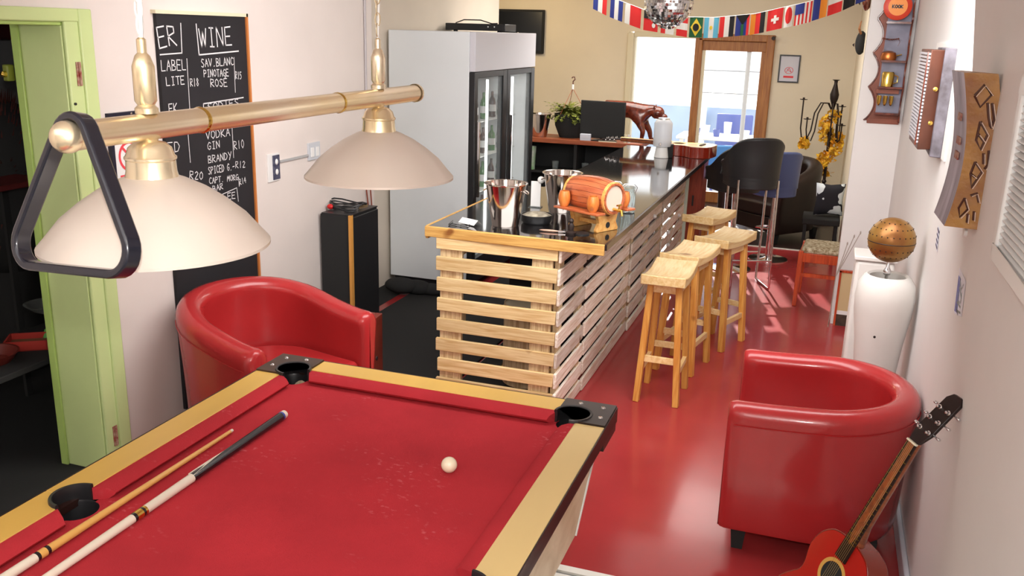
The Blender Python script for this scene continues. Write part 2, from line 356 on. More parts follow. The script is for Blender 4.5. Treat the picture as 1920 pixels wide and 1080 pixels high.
# ================================================================== POOL TABLE
PX0, PX1, PY0, PY1, PZ = -1.955, -.585, .545, 2.955, .82
pt = thing('pool_table', 'coin-operated style pool table with red cloth and yellow wood rails', 'pool table')
RW = .105; CX0, CX1, CY0, CY1 = PX0 + RW, PX1 - RW, PY0 + RW, PY1 - RW
PM = (PY0 + PY1) / 2
nose = .055
bx0, bx1, by0, by1 = CX0 + nose, CX1 - nose, CY0 + nose, CY1 - nose
pr = .058
corners = [(CX0 + .022, CY0 + .022), (CX1 - .022, CY0 + .022), (CX1 - .022, CY1 - .022), (CX0 + .022, CY1 - .022)]
sides = [(CX0 + .002, PM), (CX1 - .002, PM)]
# bed: outline with circular bites
def arc(cx, cy, r, a0, a1, n=10): return [(cx + r * math.cos(a0 + (a1 - a0) * i / n), cy + r * math.sin(a0 + (a1 - a0) * i / n)) for i in range(n + 1)]
def circle_rect_bites():
    P = []
    e = .030
    X0, X1, Y0, Y1 = CX0 + .002, CX1 - .002, CY0 + .002, CY1 - .002
    def corner(c, a0, a1): return arc(c[0], c[1], pr, a0, a1, 12)
    k = math.acos(.02 / pr)
    P += list(reversed(corner(corners[0], -PI / 2 + (PI / 2 - k) + .0, PI - (PI / 2 - k))))
    P = []
    # bottom-left: travel counter-clockwise starting at left edge going down
    def bite(c, a0, a1): return arc(c[0], c[1], pr, a0, a1, 12)
    P += bite(corners[0], PI / 2 + .36, -.36)
    P += bite(corners[1], PI + .36, PI / 2 - .36)
    P += bite(sides[1], -PI / 2 - .22, -PI * 1.5 + .22)
    P += bite(corners[2], -PI / 2 + .36, -PI - .36)
    P += bite(corners[3], .36, -PI / 2 - .36)
    P += bite(sides[0], PI / 2 - .22, -PI / 2 + .22)
    return P
bed = MB().prism(circle_rect_bites(), .76, .782).build('bed_cloth', M_cloth, pt, ang=20)
# pocket liners
for c in corners + sides:
    l = MB(); l.lathe([(pr + .001, .7815), (pr - .002, .775), (pr - .004, .70), (pr - .01, .66), (0, .655)], 28, (c[0], c[1], 0))
    l.build('pocket_liner', M_blk, pt, fix=False)
    out = Vector((c[0] - (PX0 + PX1) / 2, (c[1] - PM) if c in corners else 0)); out = Vector((math.copysign(1, out.x), math.copysign(1, out.y) if c in corners else 0)).normalized()
    a0 = math.atan2(out.y, out.x); sp = math.radians(132 if c in corners else 88); vs = []; prof = [(pr + .001, .775), (pr - .001, .815), (pr + .002, .829), (pr + .009, .830), (pr + .011, .826), (pr + .011, .78)]; nn = 24
    for k in range(nn + 1):
        th = a0 - sp + 2 * sp * k / nn
        for r_, z_ in prof: vs.append((c[0] + r_ * math.cos(th), c[1] + r_ * math.sin(th), z_))
    q = len(prof); MB().add(vs, [(k * q + i, k * q + (i + 1) % q, (k + 1) * q + (i + 1) % q, (k + 1) * q + i) for k in range(nn) for i in range(q)] + [tuple(range(q)), tuple(reversed(range(nn * q, nn * q + q)))]).build('pocket_rim', M_blk, pt, ang=60)
# rails (yellow), with arc bites for the middle pockets
def rail_prism(poly, m): MB().prism(poly, .787, PZ).build('rail', m, pt, bevel=.003)
cp = .186
def side_rail(x0, x1, xi, c, m, sgn):
    for ya, yb in ((PY0 + cp, PM - .0), (PM + .0, PY1 - cp)):
        near = yb == PM
        P = []
        r2 = pr + .008; dx = abs(xi - c[0]); dy = math.sqrt(max(r2 * r2 - dx * dx, 0))
        if sgn > 0:   # right side: inner edge at x0
            if near: P = [(xi, ya), (x1, ya), (x1, PM), (c[0] + r2, PM)] + [(c[0] + r2 * math.cos(-t), c[1] + r2 * math.sin(-t)) for t in [i * (PI / 2 + .2) / 8 for i in range(1, 9)]]; P = P[:-1] + [(xi, c[1] - dy)]
            else: P = [(xi, yb), (xi, c[1] + dy)] + [(c[0] + r2 * math.cos(t), c[1] + r2 * math.sin(t)) for t in [(PI / 2 + .1) * (1 - i / 8) for i in range(1, 9)]] + [(x1, PM), (x1, yb)]
        else:
            if near: P = [(xi, ya), (xi, c[1] - dy)] + [(c[0] - r2 * math.cos(t), c[1] - r2 * math.sin(t)) for t in [(PI / 2 + .1) * (1 - i / 8) for i in range(1, 9)]] + [(x0, PM), (x0, ya)]
            else: P = [(xi, yb), (x0, yb), (x0, PM), (c[0] - r2, PM)] + [(c[0] - r2 * math.cos(t), c[1] + r2 * math.sin(t)) for t in [i * (PI / 2 + .1) / 8 for i in range(1, 8)]] + [(xi, c[1] + dy)]
        rail_prism(P, m)
side_rail(CX1, PX1, CX1, sides[1], M_railr, 1)
side_rail(PX0, CX0, CX0, sides[0], M_rail, -1)
for y0, y1 in ((CY1, PY1), (PY0, CY0)):
    rail_prism([(PX0 + cp, y0), (PX1 - cp, y0), (PX1 - cp, y1), (PX0 + cp, y1)], M_rail)
# corner plates: squares with a round bite
for i, c in enumerate(corners):
    sx = 1 if c[0] < (PX0 + PX1) / 2 else -1; sy = 1 if c[1] < PM else -1
    ox = PX0 if sx > 0 else PX1; oy = PY0 if sy > 0 else PY1
    r2 = pr + .006; cx = (c[0] - ox) * sx; cy = (c[1] - oy) * sy
    a = math.asin(max(-1, min(1, (RW - cy) / r2)))  # not used when the bite passes the inner corner
    P = [(0, 0), (cp, 0), (cp, RW - .002)]
    xs = cx + math.sqrt(max(r2 ** 2 - (RW - .002 - cy) ** 2, 0))
    P.append((xs, RW - .002))
    t0 = math.atan2(RW - .002 - cy, xs - cx); t1 = -PI - (PI / 2 + t0) + PI / 2 - 0  # sweep through the outer side
    t_end = math.atan2(xs - cx, RW - .002 - cy) - 2 * PI
    for k in range(1, 14): tt = t0 + (t_end - t0) * k / 14; P.append((cx + r2 * math.cos(tt), cy + r2 * math.sin(tt)))
    P += [(RW - .002, xs), (RW - .002, cp), (0, cp)]
    P = [(ox + sx * a_, oy + sy * b_) for a_, b_ in P]
    pl = MB().prism(P, .73, PZ + .006).build('corner_plate', M_plate if i != 2 else mat('black_corner_plate', (42, 26, 24), .35, var=.2), pt, bevel=.002)
    for (u, v) in ((.03, .125), (.125, .03), (.04, .04)):
        s = MB().lathe([(0, .004), (.007, .003), (.009, 0)], 12, (ox + sx * u, oy + sy * v, PZ + .006)); s.build('screw', M_chrome, pl)
# cushions
def cushion(a, b, n):   # a, b along rail inner edge; n = inward normal (2D)
    a = Vector((a[0], a[1], 0)); b = Vector((b[0], b[1], 0)); n = Vector((n[0], n[1], 0)); d = (b - a).normalized()
    prof = [(0, .781), (0, .818), (.012, .819), (nose * .75, .812), (nose, .800), (nose - .004, .792), (nose - .02, .781)]
    vs = []; k = len(prof); steps = [(a, 0), (b, 0)]
    for p, s_ in ((a, 1), (b, -1)):
        for (o_, z) in prof: vs.append(p + n * o_ + d * (s_ * o_ * .55) + Vector((0, 0, z)))
    fs = [(i, (i + 1) % k, k + (i + 1) % k, k + i) for i in range(k)] + [tuple(range(k)), tuple(reversed(range(k, 2 * k)))]
    MB().add(vs, fs).build('cushion', M_cloth, pt, ang=50)
gp = .078
cushion((CX0 + gp, CY1), (CX1 - gp, CY1), (0, -1)); cushion((CX0 + gp, CY0), (CX1 - gp, CY0), (0, 1))
for x, nx, c in ((CX0, 1, sides[0]), (CX1, -1, sides[1])):
    cushion((x, CY0 + gp), (x, PM - pr - .005), (nx, 0)); cushion((x, PM + pr + .005), (x, CY1 - gp), (nx, 0))
# edge banding and cabinet
for a_ in ((PX1 - .07, PX1 + .004, PY0, PY1), (PX0 - .004, PX0 + .07, PY0, PY1), (PX0 + .07, PX1 - .07, PY1 - .07, PY1 + .004), (PX0 + .07, PX1 - .07, PY0 - .004, PY0 + .07)): B(*a_, .765, .787).build('edge_band', M_edge, pt)
for a_ in ((PX1, PX1 + .004, PY0, PY1), (PX0 - .004, PX0, PY0, PY1), (PX0, PX1, PY1, PY1 + .004), (PX0, PX1, PY0 - .004, PY0)): B(*a_, .785, .8195).build('edge_band', M_edge, pt)
def frustum(x0, x1, y0, y1, z0, t, u, z1):
    m = MB(); m.add([(x0 + t, y0 + u, z0), (x1 - t, y0 + u, z0), (x1 - t, y1 - u, z0), (x0 + t, y1 - u, z0), (x0, y0, z1), (x1, y0, z1), (x1, y1, z1), (x0, y1, z1)],
              [(0, 3, 2, 1), (0, 1, 5, 4), (1, 2, 6, 5), (2, 3, 7, 6), (3, 0, 4, 7)]); return m
frustum(PX0 + .043, PX1 - .043, PY0 + .067, PY1 - .067, .42, .028, .168, .765).build('cabinet_body', M_cab, pt)
mtrim = MB(); mtrim.bar((PX1 - .042, PY1 - .066, .752), (PX1 - .070, PY1 - .234, .42), .008, .008); mtrim.build('corner_trim', M_white, pt)
for sx in (PX0 + .18, PX1 - .26):
    for sy in (PY0 + .33, PY1 - .36):
        MB().bar((sx, sy, .42), (sx, sy, 0), .12, .12, .08, .08).build('leg', M_cab, pt, bevel=.005)
b = MB().ball((0, 0, .025), .025, 32, 16).build('cue_ball', mat('cue_ball_resin', (238, 228, 200), .12, coat=.5)); b.location = (-.975, 2.345, .782)
tag(b, 'white cue ball alone on the red cloth', 'ball')
def cue(name, label, a, bpt, segs):
    a = Vector(a); bpt = Vector(bpt); d = bpt - a; L = d.length; d.normalize()
    t = thing(name, label, 'cue', tuple(a)); 
    for nm, m, s0, s1, r0, r1 in segs:
        MB().tube([d * s0, d * s1], [r0, r1], 16).build(nm, m, t)
    return t
M_cuew = mat('cue_maple', (222, 170, 92), .3, coat=.4); M_cuei = mat('cue_ivory_paint', (228, 218, 200), .3, coat=.4); M_cueb = mat('cue_black_lacquer', (22, 22, 28), .2, coat=.5)
c1 = cue('pool_cue', 'slim maple pool cue lying along the left cushion, tip pointing up the table', (-1.752, 2.33, .792), (-1.742, .95, .80),
    [('tip', M_cuei, 0, .012, .0055, .006), ('shaft', M_cuew, .012, .78, .006, .0115), ('ring', M_cueb, .78, .79, .0122, .0122), ('ring', M_cuew, .79, .812, .0122, .0122),
     ('ring', M_cueb, .812, .822, .0125, .0125), ('butt', M_cuei, .822, 1.36, .0125, .0145)])
c2 = cue('pool_cue', 'pool cue with black butt and white spearpoint, second from left cushion', (-1.66, 2.50, .797), (-1.655, .95, .793),
    [('bumper', M_cuei, 0, .016, .0145, .0152), ('ring', M_blue, .016, .024, .0152, .0152), ('butt', M_cueb, .024, .50, .015, .0138), ('forearm', M_cuei, .50, .70, .0138, .0132),
     ('ring', M_brass, .70, .708, .0138, .0138), ('ring', M_cueb, .708, .716, .0138, .0138), ('ring', M_brass, .716, .74, .0136, .0136), ('ring', M_cueb, .74, .75, .0136, .0136), ('shaft', M_cuei, .75, 1.53, .0130, .008)])
sp = MB()
for a_ in (0, 1.6, 3.1, 4.7):
    u = Vector((math.cos(a_), 0, math.sin(a_)))
    v0 = Vector((0, -.50, 0)); rr = .0144; vs = []
    for k in range(7):
        ww = .8 * k / 6; vs.append(Vector((rr * math.cos(a_ - ww), -.34 - .16 * k / 6, rr * math.sin(a_ - ww)))); vs.append(Vector((rr * math.cos(a_ + ww), -.34 - .16 * k / 6, rr * math.sin(a_ + ww))))
    sp.add(vs, [(2 * k, 2 * k + 1, 2 * k + 3, 2 * k + 2) for k in range(6)])
sp.build('spearpoint_inlay', M_cuei, c2)

# ================================================================== LAMP OVER TABLE
lt = thing('billiard_light', 'brass bar pendant with two champagne metal dome shades over pool table', 'lamp', (-1.25, 0, 1.9))
MB().tube([(0, 1.26, 0), (0, 2.70, 0)], .026, 28).build('rail', M_brassp, lt)
for yy in (1.62, 2.2):
    MB().lathe([(.0265, -.006), (.0285, 0), (.0265, .006)], 24, (0, yy, 0), (0, 1, 0)).build('joint_ring', M_brass, lt)
MB().ball((0, 1.255, 0), .029, 24, 12).build('end_cap', M_brassp, lt)
MB().lathe([(0, .012), (.02, .01), (.029, 0), (.029, -.012)], 24, (0, 2.70, 0), (0, 1, 0)).build('end_cap', M_brassp, lt)
for yy in (1.46, 2.44):
    MB().lathe([(.0, .024), (.022, .026), (.022, .036), (.016, .042), (.021, .05), (.021, .115), (.014, .135), (.009, .14), (.009, .165), (.003, .17), (0, .17)], 24, (0, yy, 0)).build('ferrule', M_brassp, lt)
    ch = MB()
    z = .175; k = 0
    while z < .99:
        pts = []
        for q in range(12):
            t = 2 * PI * q / 12; a_ = .008 * math.cos(t); b_ = .019 * math.sin(t)
            pts.append(((a_ if k % 2 else 0), yy + (0 if k % 2 else a_), z + .016 + b_))
        ch.tube(pts, .0022, 6, closed=True); z += .030; k += 1
    ch.build('chain', M_white if yy < 2 else M_brassp, lt)
    sh = MB(); sh.lathe([(.218, -.232), (.222, -.236), (.222, -.230), (.208, -.214), (.178, -.178), (.142, -.148), (.104, -.122), (.066, -.103), (.050, -.097)], 56, (0, yy, 0))
    sh.lathe([(.048, -.100), (.102, -.125), (.140, -.151), (.176, -.181), (.206, -.217), (.218, -.232)], 56, (0, yy, 0))
    so = sh.build('shade', M_shade, lt, fix=False)
    nk = MB(); nk.lathe([(.051, -.099), (.048, -.086), (.047, -.065), (.0495, -.062), (.0495, -.058), (.046, -.055), (.041, -.040), (.030, -.030), (.016, -.027), (.018, -.024), (.012, -.020), (.012, 0)], 36, (0, yy, 0)); nk.build('neck', M_brassp, so)
    MB().ball((0, yy, -.15), .03, 16, 10).build('bulb', M_white, so)
    cc = MB(); cc.tube([(0, yy, .165), (.008, yy + .006, .4), (0, yy, .7), (.004, yy, 1.0)], .0035 if yy > 2 else .005, 8); cc.build('cable', M_white, lt)
# triangle rack hanging on the end of the rail
tr = thing('triangle_rack', 'blue-black plastic triangle ball rack hanging on the lamp rail end', 'rack', (-1.25, 1.275, 1.93))
def rounded_tri(cx, cz, R, rc, n=8):
    P = []; C = [Vector((0, R)), Vector((-R * .866, -R * .5)), Vector((R * .866, -R * .5))]
    for i, c in enumerate(C):
        a0 = PI / 2 + i * 2 * PI / 3; ce = c * (1 - 2 * rc / R)
        for k in range(n + 1):
            t = a0 - PI / 3 + 2 * PI / 3 * k / n; P.append((cx + ce.x + rc * math.cos(t), cz + ce.y + rc * math.sin(t)))
    return P
oo = rounded_tri(0, 0, .224, .050); ii = rounded_tri(0, 0, .192, .034)
m = MB(); n = len(oo); vs = [(x, -.016, z) for x, z in oo] + [(x, -.016, z) for x, z in ii] + [(x, .016, z) for x, z in oo] + [(x, .016, z) for x, z in ii]
fs = []
for i in range(n):
    j = (i + 1) % n; fs += [(i, j, n + j, n + i), (2 * n + i, 3 * n + i, 3 * n + j, 2 * n + j), (i, 2 * n + i, 2 * n + j, j), (n + i, n + j, 3 * n + j, 3 * n + i)]
ro = m.add(vs, fs).build('frame', M_navy, tr, bevel=.004); tr.location = (-1.236, 1.240, 1.772); tr.rotation_euler = (math.radians(-11), math.radians(-4.5), math.radians(-9))

# ================================================================== TUB CHAIRS
def tub(name, label, loc, rz, D=.75, W=.78, t=.11, h_arm=.66, h_back=.72, z0=.11, seat_z=.42, base_in=.035, m=M_leather, cat='armchair', feet=True, seam=True, group=None, legh=None):
    T = thing(name, label, cat, loc, rz, group)
    r = W / 2 - t / 2; a = D / 2 - t * .3; cx = -D / 2 + W / 2    # arc centre
    path = []
    ns = 9
    for i in range(ns): path.append((a - (a - cx) * i / ns, -r, 0, -1))
    for i in range(25):
        th = -PI / 2 - PI * i / 24; path.append((cx + r * math.cos(th), r * math.sin(th), math.cos(th), math.sin(th)))
    for i in range(1, ns + 1): path.append((cx + (a - cx) * i / ns, r, 0, 1))
    N = len(path); vs = []; h = t / 2
    # ends rounded
    ext = [(0, 0, 1)] * N
    rows = []
    for i, (x, y, nx, ny) in enumerate(path):
        s_ = max(0, min(1, (a - x) / (a - (-D / 2)))); s_ = s_ * s_ * (3 - 2 * s_)
        top = h_arm + (h_back - h_arm) * s_
        rows.append((x, y, nx, ny, top, 1.0))
    f0 = rows[0]; f1 = rows[-1]; pre = []; post = []
    for q, (dx, sc) in enumerate(((h * .55, .30), (h * .5, .62), (h * .33, .86))):
        pre.append((f0[0] + dx, f0[1], f0[2], f0[3], f0[4] - h * (1 - sc) * .5, sc)); post.append((f1[0] + dx, f1[1], f1[2], f1[3], f1[4] - h * (1 - sc) * .5, sc))
    rows = pre + rows + list(reversed(post))
    prof_n = 0
    for (x, y, nx, ny, top, sc) in rows:
        hh = h * sc; ring = []
        ring.append((hh - base_in, z0)); ring.append((hh - base_in * .8, z0 + .02)); ring.append((hh - base_in * .45, (z0 + top) * .5)); ring.append((hh, top - h * 1.6)); ring.append((hh + .004, top - h))
        for k in range(1, 8): th = PI * k / 8; ring.append((hh * math.cos(th) * 1.04, top - h + h * math.sin(th)))
        ring.append((-hh, top - h)); ring.append((-hh + .012, top - h * 1.7)); ring.append((-hh + .015, seat_z - .06)); ring.append((-hh + .02, z0 + .02)); ring.append((-hh + .02, z0))
        prof_n = len(ring)
        for o_, z in ring: vs.append((x + nx * o_, y + ny * o_, z))
    fs = []; R = len(rows)
    for i in range(R - 1):
        for j in range(prof_n): fs.append((i * prof_n + j, i * prof_n + (j + 1) % prof_n, (i + 1) * prof_n + (j + 1) % prof_n, (i + 1) * prof_n + j))
    fs += [tuple(range(prof_n)), tuple(reversed(range((R - 1) * prof_n, R * prof_n)))]
    MB().add(vs, fs).build('shell', m, T, ang=60)
    # seat cushion (D-shaped)
    ri = W / 2 - t + .012
    P = [(a - .0, -ri), (a - .0, ri), (cx, ri)] + [(cx + ri * math.cos(th), ri * math.sin(th)) for th in [PI / 2 + PI * k / 16 for k in range(1, 16)]] + [(cx, -ri)]
    MB().prism(P, seat_z - .15, seat_z).build('seat', m, T, bevel=.03, seg=4)
    P2 = [(p[0] - .015 if p[0] > .2 else p[0], p[1] * .99) for p in P]
    MB().prism(P2, z0, seat_z - .15).build('seat_base', m, T, bevel=.008)
    if seam:
        sp_ = []
        for (x, y, nx, ny, top, sc) in rows[3:-3]: sp_.append((x + nx * (h + .0045), y + ny * (h + .0045), top - h * 1.5))
        MB().tube(sp_, .0022, 6).build('piping', mat('red_piping', (170, 20, 24), .35), T)
    if feet:
        for sx in (-D / 2 + .14, D / 2 - .09):
            for sy in (-W / 2 + (.10 if sx > 0 else .17), W / 2 - (.10 if sx > 0 else .17)):
                MB().bar((sx, sy, 0), (sx, sy, z0), .045, .045, .065, .065).build('foot', M_blkm, T)
    return T
tub('tub_armchair', 'glossy red leather tub armchair against the right wall by the guitar', (.135, 3.87, 0), PI, D=.75, W=.78, h_arm=.68, h_back=.71)
tub('tub_armchair', 'red leather tub armchair in front of the chalkboard, behind the pool table', (-2.585, 3.74, 0), math.radians(-15), t=.125, D=.80, W=.86, h_arm=.68, h_back=.80)

# ================================================================== BAR
bar = thing('pallet_bar', 'bar counter front built from slatted pine pallets', 'bar')
BX0, BX1, BY0, BY1 = -1.925, -1.235, 4.45, 8.65
slat_h = .076; pitch = .118; zt = 1.018
sl_me = None
for i in range(9):
    z1 = zt - i * pitch; z0 = max(z1 - slat_h - random.uniform(-.004, .004), .004)
    s = B(BX0 + random.uniform(-.008, .006), BX1 - .004, BY0 - .02, BY0, z0, z1); s.build('slat', M_pallet, bar, bevel=.002, seg=1)
for (x0, x1) in ((BX0 + .01, BX0 + .14), (BX1 - .15, BX1 - .035)):
    B(x0, x1, BY0, BY0 + .025, .0, 1.018).build('board', M_palletz, bar, bevel=.002, seg=1)
for (x0, x1) in ((BX0 + .03, BX0 + .12), (BX1 - .13, BX1 - .04)):
    for z in (.02, .46, .9): B(x0, x1, BY0 + .025, BY0 + .12, z, z + .1).build('block', M_palletz, bar, bevel=.002, seg=1)
joints = [BY0 - .02, 5.0, 6.25, 7.45, BY1]
tilt = math.radians(0.9)
for k in range(4):
    ya, yb = joints[k], joints[k + 1]
    off = (0, .006, -.004, .003)[k]
    for i in range(9):
        z1 = zt - i * pitch + off + random.uniform(-.003, .003); z0 = max(z1 - slat_h - .008 - random.uniform(-.003, .004), .004)
        xo = BX1 + (ya - BY0) * .012 + random.uniform(-.002, .003)
        B(xo - .002, xo + .014, ya + .003, yb - .003, z0, z1).build('slat', M_pallety, bar, bevel=.002, seg=1)
for y in (4.52, 4.93, 5.62, 6.20, 6.32, 6.88, 7.40, 7.52, 8.05, 8.60):
    B(BX1 - .030 + (y - BY0) * .012, BX1 - .003 + (y - BY0) * .012, y - .04 if y > 4.6 else y - .05, y + .04, .0, 1.018).build('stringer', M_palletz, bar, bevel=.002, seg=1)
B(BX1 + .04, BX1 + .075, BY1 + .0, BY1 + .04, 0, 1.0).build('end_post', mat('pale_green_post', (196, 214, 200), .6), bar)
top = thing('counter_top', 'glossy black bar top with pine front edge', 'counter')
TZ = 1.06
MB().prism([(-1.99, 4.455), (-.99, 4.43), (-.955, 8.75), (-1.80, 8.75), (-1.80, 6.0), (-1.99, 6.0)], 1.03, TZ).build('worktop', M_top, top, bevel=.003, seg=1)
MB().prism([(-2.0, 4.43), (-.99, 4.405), (-.99, 4.43), (-2.0, 4.455)], 1.005, TZ + .001).build('front_edge', wood('edge_pine', (214, 170, 96), (184, 132, 62), (.8, 12, 12), .6, 6, rnd=0), top, bevel=.003)
MB().prism([(-2.005, 4.455), (-1.99, 4.455), (-1.99, 6.0), (-2.005, 6.0)], .99, TZ + .001).build('side_edge', MATS['edge_pine'], top)
MB().prism([(-.99, 4.42), (-.978, 4.42), (-.943, 8.75), (-.955, 8.75)], 1.03, TZ + .002).build('side_edge', M_chrome if False else mat('dark_metal_edge', (70, 62, 66), .25, metal=.7), top)
MB().prism([(-1.93, 4.47), (-1.02, 4.47), (-.99, 8.7), (-1.75, 8.7), (-1.75, 5.95), (-1.93, 5.95)], 1.019, 1.03).build('underlay', M_blkm, top)
# inside the bar
sb = thing('dark_backing_box', 'black box added as the dark behind the pallet slats inside the bar', 'cabinet', (0, 0, 0))  # added black box supplies the darkness seen between the slats
B(-1.80, -1.42, 5.3, 8.55, .01, .9).build('body', M_blkm, sb, bevel=.005)
for k in range(4): B(-1.418, -1.41, 5.35 + k * .8, 6.1 + k * .8, .05, .85).build('door', M_blk, sb, bevel=.003)
o = MB().bar((-1.42, 4.66, 0), (-1.38, 4.66, 1.0), .05, .05).build('wooden_prop', wood('prop_wood', (150, 88, 60), (110, 60, 40), (10, 10, .8), .6, 5), None); tag(o, 'reddish wooden prop leaning inside the bar behind its end slats', 'post')
hp = thing('wooden_drum', 'round pale wooden drum stored inside the bar behind end slats', 'drum', (-1.56, 4.98, .01))
MB().lathe([(.15, 0), (.15, .5), (.145, .5), (.145, 0)], 32, (0, 0, .02)).build('drum_body', M_palletz, hp, fix=False)
MB().lathe([(.152, 0), (.16, .01), (.152, .02)], 32, (0, 0, .48)).build('hoop', M_brass, hp)
MB().lathe([(.152, 0), (.16, .01), (.152, .02)], 32, (0, 0, .10)).build('hoop', M_brass, hp)
MB().lathe([(0, .515), (.148, .515), (.148, .50)], 32).build('drum_head', M_cream, hp)
ri_ = MB(); 
for k in range(26):
    ri_.ball((-.02 + random.uniform(-.07, .07), -.30 + random.uniform(-.01, .02), .0 + random.uniform(-.02, .02)), .008, 6, 4)
ln = thing('white_ball_string', 'string of small white balls tucked between the side slats', 'lights')  # small white balls joined by a thin wire
FL = [(-1.19, 7.05, .715), (-1.185, 7.6, .695), (-1.18, 7.75, .445), (-1.18, 7.8, .325), (-1.175, 8.3, .5)]
for p in FL: MB().ball(p, .018, 12, 8).build('bulb', M_white, ln)  # each one is a small plain white ball on the string
MB().tube(FL, .002, 6).build('wire', M_white, ln)

# floor shade sheet and floor things behind the bar
o = MB().prism([(-3.05, 4.1), (-1.97, 4.1), (-1.97, 8.9), (-2.55, 8.9), (-2.55, 6.66), (-3.05, 6.66)], 0, .012).build('floor_shade_sheet', M_blkm, None, bevel=.004); tag(o, 'black sheet standing in for shade on the floor between the fridge and the bar', 'shade sheet')  # black sheet over the red floor paints the shade there
cb = MB()
for (x, y, z, r) in ((-3.0, 6.5, .06, .12), (-3.12, 6.45, .075, .13), (-2.88, 6.52, .05, .10)): cb.ball((x, y, z), r, 20, 10, (1.1, .7, .5))
o = cb.build('cloth_bag', M_blkm, None); tag(o, 'slumped black cloth bag at the foot of the fridge', 'bag')

o = B(-1.95, -1.31, 4.60, 8.6, 0.0, .010).build('floor_shade_sheet', M_blkm, None, bevel=.003); tag(o, 'black sheet standing in for shade on the floor inside the pallet bar', 'shade sheet')  # another black sheet darkens the red floor under the counter
# speaker
s = thing('floor_speaker', 'tall black floor speaker beside the fridge', 'speaker', (0, 0, 0))
B(-3.06, -2.84, 5.12, 5.50, .0, .915).build('cabinet', M_blkm, s, bevel=.006)
B(-2.84, -2.832, 5.135, 5.50, .02, .90).build('grille', M_blk, s, bevel=.003)
B(-2.845, -2.826, 5.105, 5.135, .0, .92).build('wood_edge_strip', mat('orange_wood_strip', (206, 146, 70), .5), s)
B(-3.05, -2.83, 5.12, 5.49, .915, .922).build('top_cap', M_blk, s)
c = thing('cable_coil', 'black cables with red plug heaped on top of the speaker', 'cable', (-2.95, 5.28, .922))
for k in range(4):
    pts = [((.07 + .015 * k) * math.cos(t * PI / 6) * 1.2, (.045 + .012 * (k % 3)) * math.sin(t * PI / 6) + (k - 2) * .02, .012 + .012 * k + .012 * math.sin(t + k)) for t in range(12)]
    MB().tube(pts, .005, 8, closed=True).build('loop', M_blk, c)
MB().ball((-.09, -.06, .022), .02, 12, 8, (1.2, 1, .9)).build('plug', mat('red_plug', (200, 30, 30), .4), c)
MB().bar((.06, .05, .01), (.1, .1, .02), .02, .015).build('plug', mat('grey_metal_plug', (140, 120, 90), .4, metal=.6), c)
cb2 = MB(); cb2.tube([(-3.07, 5.78, .55), (-3.06, 5.8, .8), (-3.07, 5.76, 1.1)], .005, 8); cb2.tube([(-3.065, 5.8, .5), (-3.05, 5.83, .8), (-3.07, 5.83, 1.1)], .005, 8)
o = cb2.build('copper_cable', mat('copper_wire', (128, 60, 40), .4), None); tag(o, 'brown cables running down the wall corner left of the fridge', 'cable')
# small wooden stand right of left armchair
ws = thing('wooden_stand', 'small reddish brown wooden stand peeking out right of the chalkboard armchair', 'stand', (-2.36, 4.5, 0), .1)
B(-.02, .02, -.1, .1, 0, .47).build('side', mat('red_brown_wood', (142, 52, 36), .5, var=.2), ws, bevel=.004)
B(-.16, -.02, -.1, .1, .43, .47).build('top', MATS['red_brown_wood'], ws, bevel=.004)
B(-.18, -.14, -.1, .1, 0, .43).build('side', MATS['red_brown_wood'], ws, bevel=.004)
MB().lathe([(0, .003), (.012, .003), (.014, 0)], 14, (.02, 0, .22), (1, 0, 0)).build('knob', M_blk, ws)

# ================================================================== FRIDGE
FX0, FX1, FY0, FY1, FZ = -3.34, -2.60, 6.70, 8.24, 2.083
f = thing('drinks_fridge', 'tall white double glass-door drinks fridge against the left wall', 'fridge')
B(FX0, FX1 - .05, FY0, FY0 + .05, .08, FZ).build('side_panel', M_fridge, f, bevel=.004)
B(FX0, FX1 - .05, FY1 - .05, FY1, .08, FZ).build('side_panel', M_fridge, f, bevel=.004)
B(FX0, FX0 + .04, FY0 + .05, FY1 - .05, .08, FZ - .04).build('back_panel', M_white, f)
B(FX0, FX1 - .05, FY0 + .05, FY1 - .05, FZ - .04, FZ).build('top_panel', M_fridge, f)
B(FX0, FX1 - .05, FY0 + .05, FY1 - .05, .08, .2).build('bottom_panel', M_fridge, f)
B(FX0 + .03, FX1 - .1, FY0 + .03, FY1 - .03, 0, .08).build('plinth', M_blk, f)
B(FX1 - .05, FX1, FY0 + .004, FY1, 1.785, FZ).build('header', M_fridgeh, f, bevel=.004)
B(FX1 - .05, FX1 - .005, FY0, FY1, .08, .2).build('kick_grille', M_blk, f)
for (a_, b_) in ((FY0 + .0, 7.47), (7.475, FY1)):
    d = thing('door', None, None); d.parent = f
    fr = MB(); x0, x1 = FX1 - .05, FX1 - .002
    fr.box(x0, x1, a_ + .005, a_ + .075, .2, 1.78); fr.box(x0, x1, b_ - .10, b_ - .002, .2, 1.78); fr.box(x0, x1, a_ + .075, b_ - .1, .2, .28); fr.box(x0, x1, a_ + .075, b_ - .1, 1.735, 1.78)
    fr.build('frame', M_blk, d, bevel=.003)
    B(x1 - .02, x1 - .015, a_ + .075, b_ - .1, .28, 1.735).build('glass', M_glass, d)
    MB().bar((x1 + .02, a_ + .055, .8), (x1 + .02, a_ + .055, 1.4), .02, .02).build('handle', M_chrome, d)
for y in (7.30,):
    MB().tube([(FX1 - .12, y, .35), (FX1 - .12, y, 1.7)], .011, 12).build('light_tube', M_tube, f)
MB().tube([(FX1 - .12, 7.95, .35), (FX1 - .12, 7.95, 1.7)], .011, 12).build('light_tube', M_tube, f)
SH = [.45, .75, 1.05, 1.35]
for z in SH:
    sh = MB()
    sh.box(FX0 + .06, FX1 - .16, FY0 + .06, FY1 - .06, z - .006, z)
    sh.build('shelf', M_white, f)
bt = None
